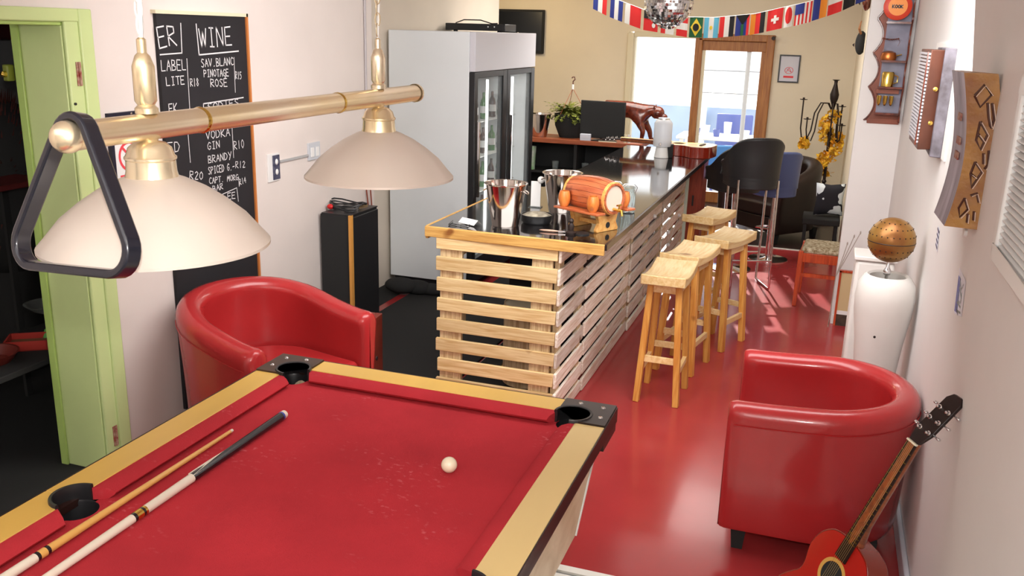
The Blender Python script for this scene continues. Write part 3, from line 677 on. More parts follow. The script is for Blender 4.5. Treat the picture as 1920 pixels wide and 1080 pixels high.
def bottle(m, label):
    o = thing('bottle', label, 'bottle')
    MB().lathe([(0, 0), (.03, 0), (.032, .01), (.032, .13), (.028, .155), (.013, .18), (.012, .225), (0, .226)], 16).build('glass', m, o)
    MB().lathe([(.0335, .05), (.0335, .11)], 16).build('paper_label', M_white, o, fix=False)
    return o
protos = [bottle(M_gb, 'x'), bottle(M_bb, 'x')]; used = [0, 0]
lev = ['lowest', 'second lowest', 'second highest', 'highest']
for si, z in enumerate(SH):
    for k in range(6):
        for kind in ((si + k) % 2,):
            y = FY0 + .18 + k * .22; x = FX1 - .24
            lb = '%s bottle, %s of six from the near end of the %s fridge shelf' % (('green', 'brown')[kind], ['first', 'second', 'third', 'fourth', 'fifth', 'last'][k], lev[si])
            o = protos[kind] if not used[kind] else copy_tree(protos[kind]); used[kind] = 1
            o.location = (x, y, z + .001); o['label'] = lb; o['group'] = 'bottles in the fridge'
# set-top box and cable on the fridge
o = thing('media_player', 'flat black media player box on top of the fridge', 'media player', (-3.02, 7.95, FZ))
B(-.30, .27, -.15, .15, .01, .07).build('case', M_blk, o, bevel=.005)
for sx in (-.22, .2): MB().lathe([(0, 0), (.02, 0), (.02, .012), (0, .012)], 12, (sx, -.1, 0)).build('foot', M_blkm, o)
for k, x in enumerate((.11, .17)): MB().lathe([(0, .004), (.006, .003), (.006, 0)], 10, (x, -.15, .045), (0, -1, 0)).build('button', M_white, o)
o = MB().tube([(-3.3, 8.0, 2.157), (-3.2, 7.95, 2.185), (-3.05, 7.98, 2.185), (-2.95, 8.0, 2.157), (-2.9, 8.02, 2.16)], .005, 8).build('black_cable', M_blk); tag(o, 'thin black cable lying over the media player', 'cable')
# TV on far wall
tv = thing('wall_television', 'black flat television on the far wall behind the fridge top', 'television', (-4.2, 11.97, 1.814))
B(-.54, .54, -.04, 0, 0, .563).build('casing', M_blkm, tv, bevel=.008)
B(-.51, .51, -.043, -.04, .04, .535).build('screen', mat('tv_screen', (16, 16, 18), .25), tv)
B(-.15, .15, 0, .03, .15, .4).build('wall_bracket', M_iron, tv)
for x in (.18, .36): MB().lathe([(0, .003), (.008, .003), (.008, 0)], 10, (x, -.043, .3 - x * .2), (0, -1, 0)).build('indicator_light', M_white, tv)

# ================================================================== CHALKBOARD and lettering
G = {'A': [[(0, 0), (.5, 1), (1, 0)], [(.2, .4), (.8, .4)]], 'B': [[(0, 0), (0, 1), (.7, .9), (.75, .6), (0, .5), (.9, .35), (.85, .05), (0, 0)]],
 'C': [[(.95, .85), (.5, 1), (.08, .7), (.05, .3), (.45, 0), (.95, .1)]], 'D': [[(0, 0), (0, 1), (.6, .9), (.95, .5), (.6, .08), (0, 0)]],
 'E': [[(.9, 1), (0, 1), (0, 0), (.95, 0)], [(0, .52), (.75, .52)]], 'G': [[(.95, .85), (.5, 1), (.05, .6), (.1, .2), (.5, 0), (.9, .15), (.9, .45), (.55, .45)]],
 'I': [[(.5, 0), (.5, 1)], [(.2, 1), (.8, 1)], [(.2, 0), (.8, 0)]], 'K': [[(0, 0), (0, 1)], [(.85, 1), (.05, .45), (.95, 0)]], 'L': [[(0, 1), (0, 0), (.9, 0)]],
 'M': [[(0, 0), (.1, 1), (.5, .35), (.9, 1), (1, 0)]], 'N': [[(0, 0), (0, 1), (.9, 0), (.9, 1)]], 'O': [[(.5, 1), (.08, .75), (.05, .3), (.5, 0), (.92, .28), (.95, .7), (.5, 1)]],
 'P': [[(0, 0), (0, 1), (.8, .9), (.85, .6), (0, .45)]], 'R': [[(0, 0), (0, 1), (.8, .92), (.8, .6), (0, .48), (.95, 0)]], 'S': [[(.9, .9), (.4, 1), (.08, .75), (.5, .52), (.9, .3), (.55, 0), (.05, .1)]],
 'T': [[(0, 1), (1, 1)], [(.5, 1), (.5, 0)]], 'U': [[(0, 1), (.05, .2), (.5, 0), (.92, .2), (.95, 1)]], 'V': [[(0, 1), (.5, 0), (1, 1)]], 'W': [[(0, 1), (.25, 0), (.5, .8), (.75, 0), (1, 1)]],
 'Y': [[(0, 1), (.5, .5)], [(1, 1), (.3, -.1)]], '0': [[(.5, 1), (.1, .7), (.1, .3), (.5, 0), (.9, .3), (.9, .7), (.5, 1)]], '1': [[(.5, 0), (.5, 1)]], '2': [[(.1, .8), (.5, 1), (.9, .75), (.1, 0), (.95, 0)]],
 '4': [[(.7, 0), (.7, 1), (.05, .35), (.95, .35)]], '5': [[(.9, 1), (.15, 1), (.1, .55), (.7, .6), (.9, .3), (.5, 0), (.05, .08)]], '8': [[(.5, 1), (.15, .78), (.5, .53), (.9, .25), (.5, 0), (.1, .25), (.5, .53), (.85, .78), (.5, 1)]],
 '.': [[(.4, 0), (.55, .06)]], '-': [[(.1, .45), (.9, .45)]], 'É': [[(.9, 1), (0, 1), (0, 0), (.95, 0)], [(0, .52), (.75, .52)], [(.4, 1.15), (.7, 1.35)]]}
def ribbon(mb, pts, w_, fn):
    for (a, b_) in zip(pts[:-1], pts[1:]):
        a = Vector(a); b_ = Vector(b_); d = (b_ - a)
        if d.length < 1e-6: continue
        d.normalize(); n_ = Vector((-d.y, d.x)) * w_ / 2; e = d * w_ * .3
        mb.add([fn(*(a - n_ - e)), fn(*(b_ - n_ + e)), fn(*(b_ + n_ + e)), fn(*(a + n_ - e))], [(0, 1, 2, 3)])
def text(mb, s_, u0, v0, u1, v1, h, w_, fn):   # baseline from (u0,v0) to (u1,v1)
    n_ = len(s_); L_ = Vector((u1 - u0, v1 - v0)); step = L_ / n_; cw = step.length * .78; d = step.normalized(); up = Vector((-d.y, d.x)) * h
    for i, chh in enumerate(s_):
        if chh not in G: continue
        o_ = Vector((u0, v0)) + step * i
        for st in G[chh]: ribbon(mb, [tuple(o_ + d * (p[0] * cw) + up * (p[1] + random.uniform(-.03, .03))) for p in st], w_, fn)
cbo = thing('chalkboard', 'tall black chalkboard drinks menu on the left wall', 'chalkboard', (WL, 0, 0))
B(.002, .02, 3.69, 4.40, .10, 2.133).build('board', M_black, cbo)
B(0, .03, 3.675, 4.42, 2.133, 2.15).build('frame_top', M_cream, cbo)
B(0, .03, 4.40, 4.415, .10, 2.15).build('frame_side', mat('orange_wood_lath', (196, 120, 60), .6), cbo)
FN = lambda u, v: (.0215, u, v)
for (s_, u0, v0, u1, v1, h, w_) in [('ER', 3.695, 1.974, 3.84, 1.99, .095, .007), ('WINE', 4.0, 1.975, 4.285, 1.985, .093, .007),
    ('LABEL', 3.698, 1.867, 3.888, 1.867, .05, .0045), ('LITE', 3.725, 1.796, 3.868, 1.798, .04, .0045), ('R18', 3.904, 1.784, 3.975, 1.784, .038, .004),
    ('SAV.BLANC', 4.0, 1.876, 4.28, 1.882, .040, .0045), ('PINOTAGE', 4.016, 1.826, 4.23, 1.825, .036, .0045), ('ROSÉ', 4.066, 1.774, 4.216, 1.771, .04, .0045),
    ('R15', 4.283, 1.807, 4.342, 1.804, .038, .004), ('EK', 3.73, 1.663, 3.80, 1.663, .045, .0045), ('SODIES', 4.03, 1.655, 4.31, 1.665, .035, .0045),
    ('VODKA', 4.0, 1.507, 4.215, 1.508, .042, .0045), ('GIN', 4.008, 1.452, 4.12, 1.453, .038, .0045), ('BRANDY', 4.007, 1.382, 4.215, 1.382, .038, .0045),
    ('SPICED G.-', 4.001, 1.323, 4.235, 1.32, .038, .0045), ('R12', 4.24, 1.326, 4.335, 1.319, .036, .004), ('CAPT. MORG', 4.003, 1.273, 4.262, 1.257, .032, .0042), ('R14', 4.268, 1.226, 4.335, 1.234, .034, .004),
    ('BAR', 4.03, 1.225, 4.125, 1.229, .032, .0042), ('R10', 4.236, 1.428, 4.336, 1.430, .045, .0042), ('R20', 3.847, 1.32, 3.96, 1.30, .042, .0045), ('ED', 3.70, 1.47, 3.80, 1.47, .05, .0045), ('COFFEE', 4.0, 1.17, 4.23, 1.16, .035, .0045)]:
    t_ = MB(); text(t_, s_, u0, v0, u1, v1, h, w_, FN); t_.build('chalk_word', M_chalk, cbo, smooth=False, clean=False)
ln_ = MB()
for P, w_ in (([(3.695, 1.943), (3.856, 1.949), (3.862, 2.091)], .006), ([(3.98, 2.089), (3.988, 1.938), (4.324, 1.953)], .007), ([(3.89, 1.921), (3.886, 1.665)], .004), ([(4.28, 1.921), (4.275, 1.735)], .004),
    ([(3.994, 1.64), (3.997, 1.692), (4.346, 1.704)], .006), ([(3.70, 1.548), (3.859, 1.549), (3.862, 1.404)], .004), ([(4.228, 1.545), (4.227, 1.385)], .004), ([(4.03, 1.19), (4.24, 1.216), (4.248, 1.138)], .004), ([(4.262, 1.275), (4.263, 1.22)], .004)):
    ln_ = MB(); ribbon(ln_, P, w_, FN); ln_.build('chalk_line', M_chalk, cbo, smooth=False, clean=False)
# framed no-drinks sign, left wall
sg = thing('framed_sign', 'black framed sign with red no-alcohol symbol beside the chalkboard', 'sign', (WL, 0, 0))
fr = MB(); y0, y1, z0, z1 = 3.325, 3.61, 1.28, 1.69; e = .018
fr.box(0, .022, y0, y1, z1 - e, z1); fr.box(0, .022, y0, y1, z0, z0 + e); fr.box(0, .022, y0, y0 + e, z0 + e, z1 - e); fr.box(0, .022, y1 - e, y1, z0 + e, z1 - e)
fr.build('frame', mat('navy_black_frame', (24, 24, 44), .4), sg)
B(0, .010, y0 + e, y1 - e, z0 + e, z1 - e).build('paper', M_white, sg)
M_red = mat('sign_red', (222, 70, 78), .7)
rg = MB(); cy, cz = 3.445, 1.485
rg.add([(.011, cy + r_ * math.cos(2 * PI * k / 32), cz + r_ * math.sin(2 * PI * k / 32)) for r_ in (.058, .071) for k in range(32)], [(k, (k + 1) % 32, 32 + (k + 1) % 32, 32 + k) for k in range(32)])
ribbon(rg, [(cy - .043, cz + .043), (cy + .043, cz - .043)], .012, lambda u, v: (.0115, u, v)); rg.build('prohibition_ring', M_red, sg, smooth=False)
rg = MB(); F2 = lambda u, v: (.0108, u, v)
for (a, b_, c_, d_) in ((cy - .03, cy - .005, cz - .02, cz + .01), (cy + .01, cy + .028, cz - .03, cz + .02), (cy + .015, cy + .023, cz + .02, cz + .038), (cy - .02, cy - .015, cz - .04, cz - .02), (cy - .03, cy - .005, cz - .044, cz - .04)):
    rg.add([(.0108, a, c_), (.0108, b_, c_), (.0108, b_, d_), (.0108, a, d_)], [(0, 1, 2, 3)])
rg.build('glass_and_bottle_print', M_blk, sg, smooth=False)
rg = MB(); rg.add([(.011, 3.375, 1.375), (.011, 3.52, 1.375), (.011, 3.52, 1.402), (.011, 3.375, 1.402)], [(0, 1, 2, 3)]); rg.add([(.011, 3.375, 1.345), (.011, 3.48, 1.345), (.011, 3.48, 1.368), (.011, 3.375, 1.368)], [(0, 1, 2, 3)])
rg.build('caption_bars', M_red, sg, smooth=False)
MB().lathe([(0, .004), (.006, .003), (.006, 0)], 12, (.022, 3.465, 1.681), (1, 0, 0)).build('screw', M_chrome, sg)
# switch, socket, conduit
sw = thing('wall_switch', 'white switch plate with dark blue switch insert on left wall', 'switch', (WL, 4.645, 1.28))
B(0, .01, -.075, .045, -.085, .08).build('plate', M_white, sw, bevel=.002); B(.01, .016, -.03, .04, -.075, .07).build('insert', mat('navy_insert', (40, 42, 70), .4, rgb2=(90, 92, 110), scale=60), sw, bevel=.002)
for z in (-.03, .03): MB().ball((.016, .005, z), .014, 12, 8, (.5, 1, 1.3)).build('rocker', M_white, sw)
so_ = thing('wall_socket', 'pale grey double socket plate on left wall behind the far lamp shade', 'socket', (WL, 5.09, 1.32))
B(0, .012, -.07, .07, -.05, .06).build('plate', mat('pale_grey_plate', (196, 200, 206), .4), so_, bevel=.002)
for y in (-.03, .03): B(.012, .018, y - .018, y + .018, -.03, .03).build('outlet', M_white, so_, bevel=.002)
o = B(WL, WL + .012, 4.70, 5.02, 1.297, 1.312).build('cable_conduit', mat('grey_conduit', (170, 170, 170), .5), None, bevel=.002); tag(o, 'thin grey conduit joining the wall switch and the socket', 'conduit')
o = MB().tube([(WL + .012, 5.80, 2.895), (WL + .012, 5.80, 1.55), (WL + .012, 5.80, 1.35)], .009, 10).build('wall_pipe', mat('grey_pipe', (176, 170, 172), .5), None); tag(o, 'slim vertical grey pipe on the left wall before the fridge recess', 'pipe')

# ================================================================== STOOLS
def stool(label, x, y, rz, first=[None]):
    if first[0]:
        o = copy_tree(first[0]); o.location = (x, y, 0); o.rotation_euler = (0, 0, rz); o['label'] = label; return o
    T = thing('bar_stool', label, 'stool', (x, y, 0), rz, 'pine saddle-seat stools along the bar')
    w_, l_, H_ = .255, .45, .795; vs = []; nx, ny = 9, 15
    for s_ in (1, 0):
        for j in range(ny):
            for i in range(nx):
                u = -1 + 2 * i / (nx - 1); v = -1 + 2 * j / (ny - 1)
                cz = H_ - .030 * (1 - v * v) + .004 * u * u
                if not s_: cz = H_ - .058 - .012 * (1 - v * v)
                vs.append((u * w_ / 2, v * l_ / 2, cz))
    K = nx * ny; fs = []
    for j in range(ny - 1):
        for i in range(nx - 1):
            a_ = j * nx + i; fs += [(a_, a_ + 1, a_ + nx + 1, a_ + nx), (K + a_, K + a_ + nx, K + a_ + nx + 1, K + a_ + 1)]
    for i in range(nx - 1): fs += [(i, K + i, K + i + 1, i + 1), ((ny - 1) * nx + i, (ny - 1) * nx + i + 1, K + (ny - 1) * nx + i + 1, K + (ny - 1) * nx + i)]
    for j in range(ny - 1): fs += [(j * nx, (j + 1) * nx, K + (j + 1) * nx, K + j * nx), (j * nx + nx - 1, K + j * nx + nx - 1, K + (j + 1) * nx + nx - 1, (j + 1) * nx + nx - 1)]
    MB().add(vs, fs).build('seat', M_pine, T, bevel=.006, seg=3)
    def P(sx, sy, z): t_ = 1 - z / .74; return (sx * (.080 + .038 * t_), sy * (.125 + .035 * t_), z)
    for sx in (-1, 1):
        for sy in (-1, 1): MB().bar(P(sx, sy, 0), P(sx, sy, .737), .036, .046).build('leg', M_pinez, T, bevel=.003)
    for z, hz in ((.70, .05), (.27, .035)):
        for sy in (-1, 1): a_ = P(-1, sy, z); b_ = P(1, sy, z); MB().bar(a_, b_, hz, .022).build('rail' if z > .5 else 'stretcher', M_pine, T)
    for z, hz in ((.70, .05), (.20, .035)):
        for sx in (-1, 1): a_ = P(sx, -1, z); b_ = P(sx, 1, z); MB().bar(a_, b_, hz, .022).build('rail' if z > .5 else 'stretcher', M_pine, T)
    first[0] = T; return T
stool('pine bar stool nearest the camera, first beside the pallet bar', -.755, 5.15, math.radians(-1))
stool('second pine bar stool from the pool table, seat tucked behind the first', -.715, 5.70, math.radians(-11))
stool('third pine bar stool from the pool table, pulled furthest from the bar', -.555, 6.27, math.radians(-20))
stool('farthest pine bar stool, darker orange, by the end of the pallet bar', -.76, 7.02, math.radians(-17))

# ================================================================== GUITARS
def guitar(name, label, side, topm, M, headm=M_wal, tilt_head=.25):
    T = bpy.data.objects.new(name, None); COL.objects.link(T); tag(T, label, 'guitar'); T.matrix_world = M
    # local: y along neck (0 = body bottom), z = face normal
    prof = [(0, 0), (.10, .005), (.16, .04), (.192, .10), (.19, .16), (.155, .215), (.128, .25), (.125, .285), (.138, .33), (.142, .37), (.125, .42), (.085, .46), (.03, .475)]
    def sm(P):
        R_ = []
        for i in range(len(P) - 1):
            p0 = P[max(i - 1, 0)]; p1 = P[i]; p2 = P[i + 1]; p3 = P[min(i + 2, len(P) - 1)]
            for k in range(4):
                t = k / 4; R_.append(tuple(.5 * ((2 * p1[c]) + (-p0[c] + p2[c]) * t + (2 * p0[c] - 5 * p1[c] + 4 * p2[c] - p3[c]) * t * t + (-p0[c] + 3 * p1[c] - 3 * p2[c] + p3[c]) * t ** 3) for c in (0, 1)))
        R_.append(P[-1]); return R_
    h = sm(prof); out = h + [(-x, y) for x, y in reversed(h[1:])]
    MB().prism(out, -.10, -.003).build('body', side, T, bevel=.003)
    o2 = [(x * .985, .237 + (y - .237) * .985) for x, y in out]
    MB().prism(o2, -.003, .0).build('soundboard', topm, T)
    MB().tube([(x, y, -.003) for x, y in out], .0025, 6, closed=True).build('binding', side, T)
    MB().lathe([(0, .0012), (.048, .0012), (.048, 0)], 28, (0, .33, 0)).build('soundhole', M_blkm, T)
    MB().lathe([(.049, .0), (.049, .0016), (.062, .0016), (.062, 0)], 32, (0, .33, 0)).build('rosette', mat('rosette_gold', (206, 160, 80), .4), T)
    MB().prism([(-.021, .88), (.021, .88), (.027, .40), (-.027, .40)], .004, .009).build('fretboard', M_wal, T)
    nk = MB(); nk.tube([(0, .885, -.006), (0, .55, -.008), (0, .47, -.02)], [.020, .024, .03], 14); nk.build('neck', wood('guitar_neck_wood', (150, 78, 36), (110, 52, 22), (8, 8, 1), .3, 5, coat=.4, rnd=0), T)
    for k in range(18):
        y = .88 - .63 * (1 - 2 ** (-(k + 1) / 12)); w_ = .021 + .006 * (.88 - y) / .48
        MB().box(-w_, w_, y - .001, y + .001, .009, .0105).build('fret', M_brass, T)
    B(-.0215, .0215, .88, .886, .004, .014).build('nut', M_ivory, T)
    ht = math.tan(tilt_head)
    hd = MB().prism([(-.021, .886), (.021, .886), (.034, .93), (.032, 1.055), (.018, 1.075), (-.018, 1.075), (-.032, 1.055), (-.034, .93)], -.008, .006, lambda a, b_, d: (a, b_, d - (b_ - .886) * ht)).build('headstock', headm, T, bevel=.002)
    for k in range(3):
        for sx in (-1, 1):
            y = .935 + k * .042; z = -(y - .886) * ht
            tn = MB(); tn.lathe([(0, .016), (.005, .015), (.0055, .004), (.008, .003), (.008, 0)], 12, (sx * .02, y, z + .006)); tn.tube([(sx * .03, y, z - .006), (sx * .046, y, z - .006)], .003, 8); tn.ball((sx * .052, y, z - .006), .009, 12, 8, (1, .6, .9))
            tn.build('tuning_peg', M_chrome, hd)
    for k in range(6):
        x = (k - 2.5) * .0068; MB().tube([(x * .9, .886, .0142), (x * 1.25, .12, .011)], .00045, 5).build('string', mat('bronze_string', (222, 190, 120), .3, metal=1), T)
    B(-.07, .07, .10, .125, 0, .009).build('bridge', M_wal, T, bevel=.002)
    return T
# leaning guitar: nut N, soundhole S
Nn = Vector((.395, 2.985, .85)); S_ = Vector((.215, 2.945, .375))
d = (Nn - S_).normalized()
view = (CP - Vector((.3, 2.95, .6))).normalized()
upl = CR * -.82 + CU * .57
nrm = (view * .62 + upl * .78); nrm = (nrm - d * nrm.dot(d)).normalized(); wx = d.cross(nrm)
org = Nn - d * .886
Mg = Matrix(((wx.x, d.x, nrm.x, org.x), (wx.y, d.y, nrm.y, org.y), (wx.z, d.z, nrm.z, org.z), (0, 0, 0, 1)))
guitar('acoustic_guitar', 'red acoustic guitar leaning against the right wall, bottom right corner', M_gside, M_gtop, Mg, tilt_head=.34)
Rz = Matrix.Translation((-.90, 8.25, TZ + .101)) @ Matrix.Rotation(math.radians(82), 4, 'Z')
g2 = guitar('acoustic_guitar', 'mahogany acoustic guitar lying flat at the far end of the bar top', M_gside, M_gtop2, Rz, tilt_head=.1)
cs = thing('reflection_block', 'small black block added for a dark reflection left of the guitar on the bar', 'box', (-1.275, 8.02, TZ)); B(-.04, .04, -.03, .03, 0, .11).build('body', M_blkm, cs, bevel=.008); B(-.042, .042, -.032, .032, .11, .122).build('lid', M_blk, cs, bevel=.006)  # black block stands in for a reflection on the bar top

# ================================================================== COUNTER OBJECTS
def bucket(label, x, y, z, first=[None], sc=1):
    if first[0]: o = copy_tree(first[0]); o.location = (x, y, z); o['label'] = label; o.scale = (sc, sc, sc); return o
    T = thing('ice_bucket', label, 'bucket', (x, y, z), 0, 'steel ice buckets')
    MB().lathe([(0, .002), (.072, 0), (.076, .006), (.112, .228), (.121, .232), (.121, .238), (.110, .236), (.073, .012), (0, .01)], 44).build('pail', M_steel, T, fix=False)
    for s_ in (-1, 1):
        MB().tube([(s_ * .108, -.02, .20), (s_ * .125, -.02, .19), (s_ * .13, 0, .185), (s_ * .125, .02, .19), (s_ * .108, .02, .20)], .004, 8).build('handle', M_steel, T)
    first[0] = T; return T
bucket('stainless steel ice bucket nearest the near end of the bar', -1.615, 4.66, TZ)
bucket('stainless steel ice bucket directly behind the wooden keg', -1.44, 5.18, TZ)
bucket('dark reflecting ice bucket on the brown back shelf beside the fern', -2.80, 9.11, 1.046)
# keg
kx, ky = -1.155, 4.81; ang = math.radians(-28)
K = thing('wooden_keg', 'small varnished wooden keg on its cradle at the bar corner', 'keg', (kx, ky, TZ), ang)
L2, rb, re = .155, .105, .083; prof = []
for k in range(17):
    t = -1 + 2 * k / 16; prof.append((re + (rb - re) * (1 - t * t), t * L2))
prof2 = prof + [(re - .010, L2), (re - .012, L2 - .012), (0, L2 - .012)]
prof2 = [(0, -L2 + .012), (re - .012, -L2 + .012), (re - .01, -L2)] + prof2
MB().lathe(prof2, 48, (0, 0, .185), (1, 0, 0)).build('barrel', M_keg, K)
for k in range(20):
    a_ = 2 * PI * k / 20; pts = []
    for q in range(9):
        t = -1 + 2 * q / 8; r_ = re + (rb - re) * (1 - t * t) + .0002; pts.append((t * L2, r_ * math.cos(a_), .185 + r_ * math.sin(a_)))
    MB().tube(pts, .0011, 4).build('stave_joint', M_dkw, K)
for t in (-.97, .93):
    r_ = re + (rb - re) * (1 - t * t); MB().lathe([(r_ - .002, -.01), (r_ + .003, -.008), (r_ + .003, .008), (r_ - .002, .01)], 48, (t * L2 * .97, 0, .185), (1, 0, 0)).build('hoop', M_kegl, K)
MB().lathe([(0, .002), (re - .014, .002), (re - .014, 0)], 40, (L2 - .011, 0, .185), (1, 0, 0)).build('head', mat('pale_keg_head', (214, 196, 180), .5), K)
tp = MB(); tp.tube([(L2 - .01, 0, .128), (L2 + .05, 0, .125)], .008, 12); tp.tube([(L2 + .045, 0, .13), (L2 + .055, 0, .10)], .007, 12); tp.tube([(L2 + .03, 0, .125), (L2 + .03, 0, .155)], .005, 10); tp.tube([(L2 + .03, -.018, .155), (L2 + .03, .018, .155)], .005, 10)
tp.build('tap', M_brass, K)
for x in (-.09, .10):
    Pq = [(-.085, 0), (.085, 0), (.088, .012), (.068, .05), (.085, .10), (.088, .115), (.05, .095), (0, .082), (-.05, .095), (-.088, .115), (-.085, .10), (-.068, .05), (-.088, .012)]
    MB().prism(Pq, x - .012, x + .012, lambda a, b_, d_: (d_, a, b_)).build('cradle_end', M_kegl, K, bevel=.003)
MB().lathe([(0, .001), (.017, .001), (.017, 0)], 20, (.1125, 0, .035), (1, 0, 0)).build('cradle_hole', M_blkm, K)
B(-.09, .10, -.02, .02, .03, .05).build('cradle_bar', M_kegl, K)
for sy in (-1, 1):
    B(-.15, .17, sy * .125 - .035, sy * .125 + .035, .108, .120).build('cup_shelf', M_keg, K, bevel=.003)
cu0 = None
for k, (cx_, cy_, lb) in enumerate([(-.10, -.128, 'turned wooden cup at the left end of the keg shelf'), (.11, -.128, 'turned wooden cup on the keg shelf next to the tap'), (.11, .128, 'turned wooden cup on the far side of the keg')]):
    wx_ = kx + cx_ * math.cos(ang) - cy_ * math.sin(ang); wy_ = ky + cx_ * math.sin(ang) + cy_ * math.cos(ang)
    if cu0 is None:
        cu0 = MB().lathe([(0, 0), (.020, 0), (.030, .02), (.034, .042), (.032, .065), (.026, .085), (.022, .085), (.027, .06), (.028, .04), (.02, .012), (0, .01)], 28).build('wooden_cup', wood('cup_wood', (214, 130, 60), (184, 92, 34), (6, 6, 2), .35, 5, coat=.4, rnd=.05)); o = cu0
    else: o = cu0.copy(); COL.objects.link(o)
    o.location = (wx_, wy_, TZ + .121); tag(o, lb, 'cup', 'wooden cups around the keg')
t = thing('ash_bowl', 'black bowl filled with pale grey ash between the buckets and keg', 'bowl', (-1.475, 4.80, TZ))
MB().lathe([(0, 0), (.075, 0), (.088, .015), (.09, .05), (.084, .05), (.082, .03), (0, .028)], 32).build('bowl', M_blk, t)
am = MB(); am.lathe([(0, .066), (.03, .062), (.06, .055), (.082, .044)], 32); am.build('ash', mat('ash', (176, 168, 148), .9, rgb2=(120, 112, 96), scale=30, bump=.6, bscale=40), t)['kind'] = 'stuff'
t = thing('pocket_knife', 'silver bottle-opener knife lying near the front edge of the bar', 'knife', (-1.31, 4.60, TZ + .008), math.radians(6))
MB().ball((-.03, 0, 0), .05, 20, 10, (1.1, .12, .13)).build('handle', mat('knife_scale', (190, 150, 130), .3, metal=.4), t)
MB().bar((.02, 0, 0), (.09, .005, 0), .012, .014, .004, .01).build('blade', M_chrome, t); MB().ball((.05, .01, 0), .01, 10, 8).build('pivot', M_blk, t)
t = thing('dark_figurine', 'small dark figurine in front of the keg cradle', 'figurine', (-1.22, 4.60, TZ))
MB().lathe([(0, 0), (.028, 0), (.03, .01), (.014, .02), (.018, .045), (.01, .06), (.014, .072), (.008, .085), (0, .087)], 20).build('body', M_iron, t)
MB().lathe([(0, 0), (.045, 0), (.045, .006), (0, .006)], 28, (.05, .03, 0)).build('base', M_blk, t)
t = thing('folded_leaflet', 'folded white leaflet at the left corner of the bar top', 'leaflet', (-1.80, 4.60, TZ + .002), math.radians(-30))
MB().add([(-.07, -.03, 0), (.07, -.03, .004), (.07, .0, .03), (-.07, .0, .026), (-.07, .03, 0), (.07, .03, .004)], [(0, 1, 2, 3), (3, 2, 5, 4)]).build('paper', M_white, t, smooth=False, fix=False)
t = thing('black_spectacles', 'black spectacles lying beside the leaflet on the bar', 'glasses', (-1.84, 4.525, TZ + .006), math.radians(8))
for s_ in (-1, 1):
    MB().tube([(s_ * .032 + .024 * math.cos(2 * PI * k / 14), .016 * math.sin(2 * PI * k / 14), .0) for k in range(14)], .002, 6, closed=True).build('rim', M_blk, t)
    MB().tube([(s_ * .056, 0, 0), (s_ * .06, .11, 0)], .0022, 6).build('temple', M_blk, t)
MB().tube([(-.008, 0, 0), (.008, 0, 0)], .002, 6).build('bridge', M_blk, t)
t = thing('menu_stand', 'white upright menu card left of the second ice bucket', 'menu card', (-1.625, 5.25, TZ), math.radians(5))
B(-.03, .03, -.004, .004, .004, .16).build('card', M_white, t); B(-.04, .04, -.025, .025, 0, .006).build('foot', M_glassj, t); MB().ball((.03, 0, .17), .022, 14, 10).build('clip', M_white, t)
for k, (x, y, lb) in enumerate([(-1.17, 5.42, 'clip-top glass jar of white stirrers just behind the keg, left one'), (-1.07, 5.36, 'clip-top glass jar to the right of its twin behind the keg')]):
    t = thing('glass_jar', lb, 'jar', (x, y, TZ), .4 * k, 'clip-top jars behind the keg')
    MB().lathe([(0, 0), (.038, 0), (.042, .008), (.042, .11), (.034, .13), (.036, .145), (.032, .145), (.030, .13), (.038, .108), (.038, .01), (0, .008)], 28).build('jar_body', M_glassj, t, fix=False)
    MB().lathe([(0, .165), (.02, .163), (.038, .155), (.038, .147), (0, .147)], 24).build('lid', M_glassj, t)
    MB().tube([(-.04, 0, .12), (-.05, 0, .15), (-.03, 0, .17), (.03, 0, .17), (.05, 0, .15), (.04, 0, .12)], .0025, 8).build('wire_clip', M_chrome, t)
    st = MB()
    for q in range(9): a_ = q * .7; st.tube([(.012 * math.cos(a_), .012 * math.sin(a_), .012), (.026 * math.cos(a_ + .3), .026 * math.sin(a_ + .3), .12)], .003, 6)
    st.build('stirrers', M_white, t)['kind'] = 'stuff'
t = thing('drink_dispenser', 'tall cloudy glass drinks dispenser at the far middle of the bar', 'dispenser', (-1.33, 8.0, TZ))
MB().lathe([(0, .10), (.075, .10), (.08, .11), (.08, .30), (.06, .33), (.045, .335)], 28).build('tank', mat('cloudy_glass', (232, 234, 238), .25, alpha=.75), t)
MB().lathe([(0, .345), (.05, .345), (.052, .33), (0, .33)], 24).build('lid', M_chrome, t); MB().lathe([(.06, 0), (.065, .003), (.05, .10), (.046, .10)], 24).build('base', M_white, t)
tp = MB(); tp.tube([(0, -.07, .14), (0, -.115, .135), (0, -.12, .115)], .008, 8); tp.build('tap', M_chrome, t)

# ================================================================== BACK SHELF
SZ = 1.046
bs = thing('back_bar', 'brown topped dark back bar unit at the far left', 'shelf unit', (0, 0, 0))
B(-3.05, -1.70, 8.98, 9.42, SZ - .045, SZ).build('worktop', M_brown, bs, bevel=.003)
B(-3.0, -2.97, 9.02, 9.4, 0, SZ - .045).build('side_panel', M_blkm, bs); B(-1.80, -1.77, 9.02, 9.4, 0, SZ - .045).build('side_panel', M_dkw, bs); B(-2.4, -2.37, 9.02, 9.4, 0, SZ - .045).build('divider', M_blkm, bs)
B(-2.97, -1.80, 9.38, 9.4, 0, SZ - .045).build('back_panel', M_blkm, bs)
for z in (.35, .68): B(-2.97, -1.80, 9.04, 9.38, z, z + .02).build('shelf', M_blkm, bs)
cup(-2.88, 9.1, .70, .05, .24, mat('green_plastic_cup', (120, 190, 110), .4, rgb2=(220, 230, 220), scale=8), 'tall_cup', 'tall green and white cup under the back shelf top', 'cup')
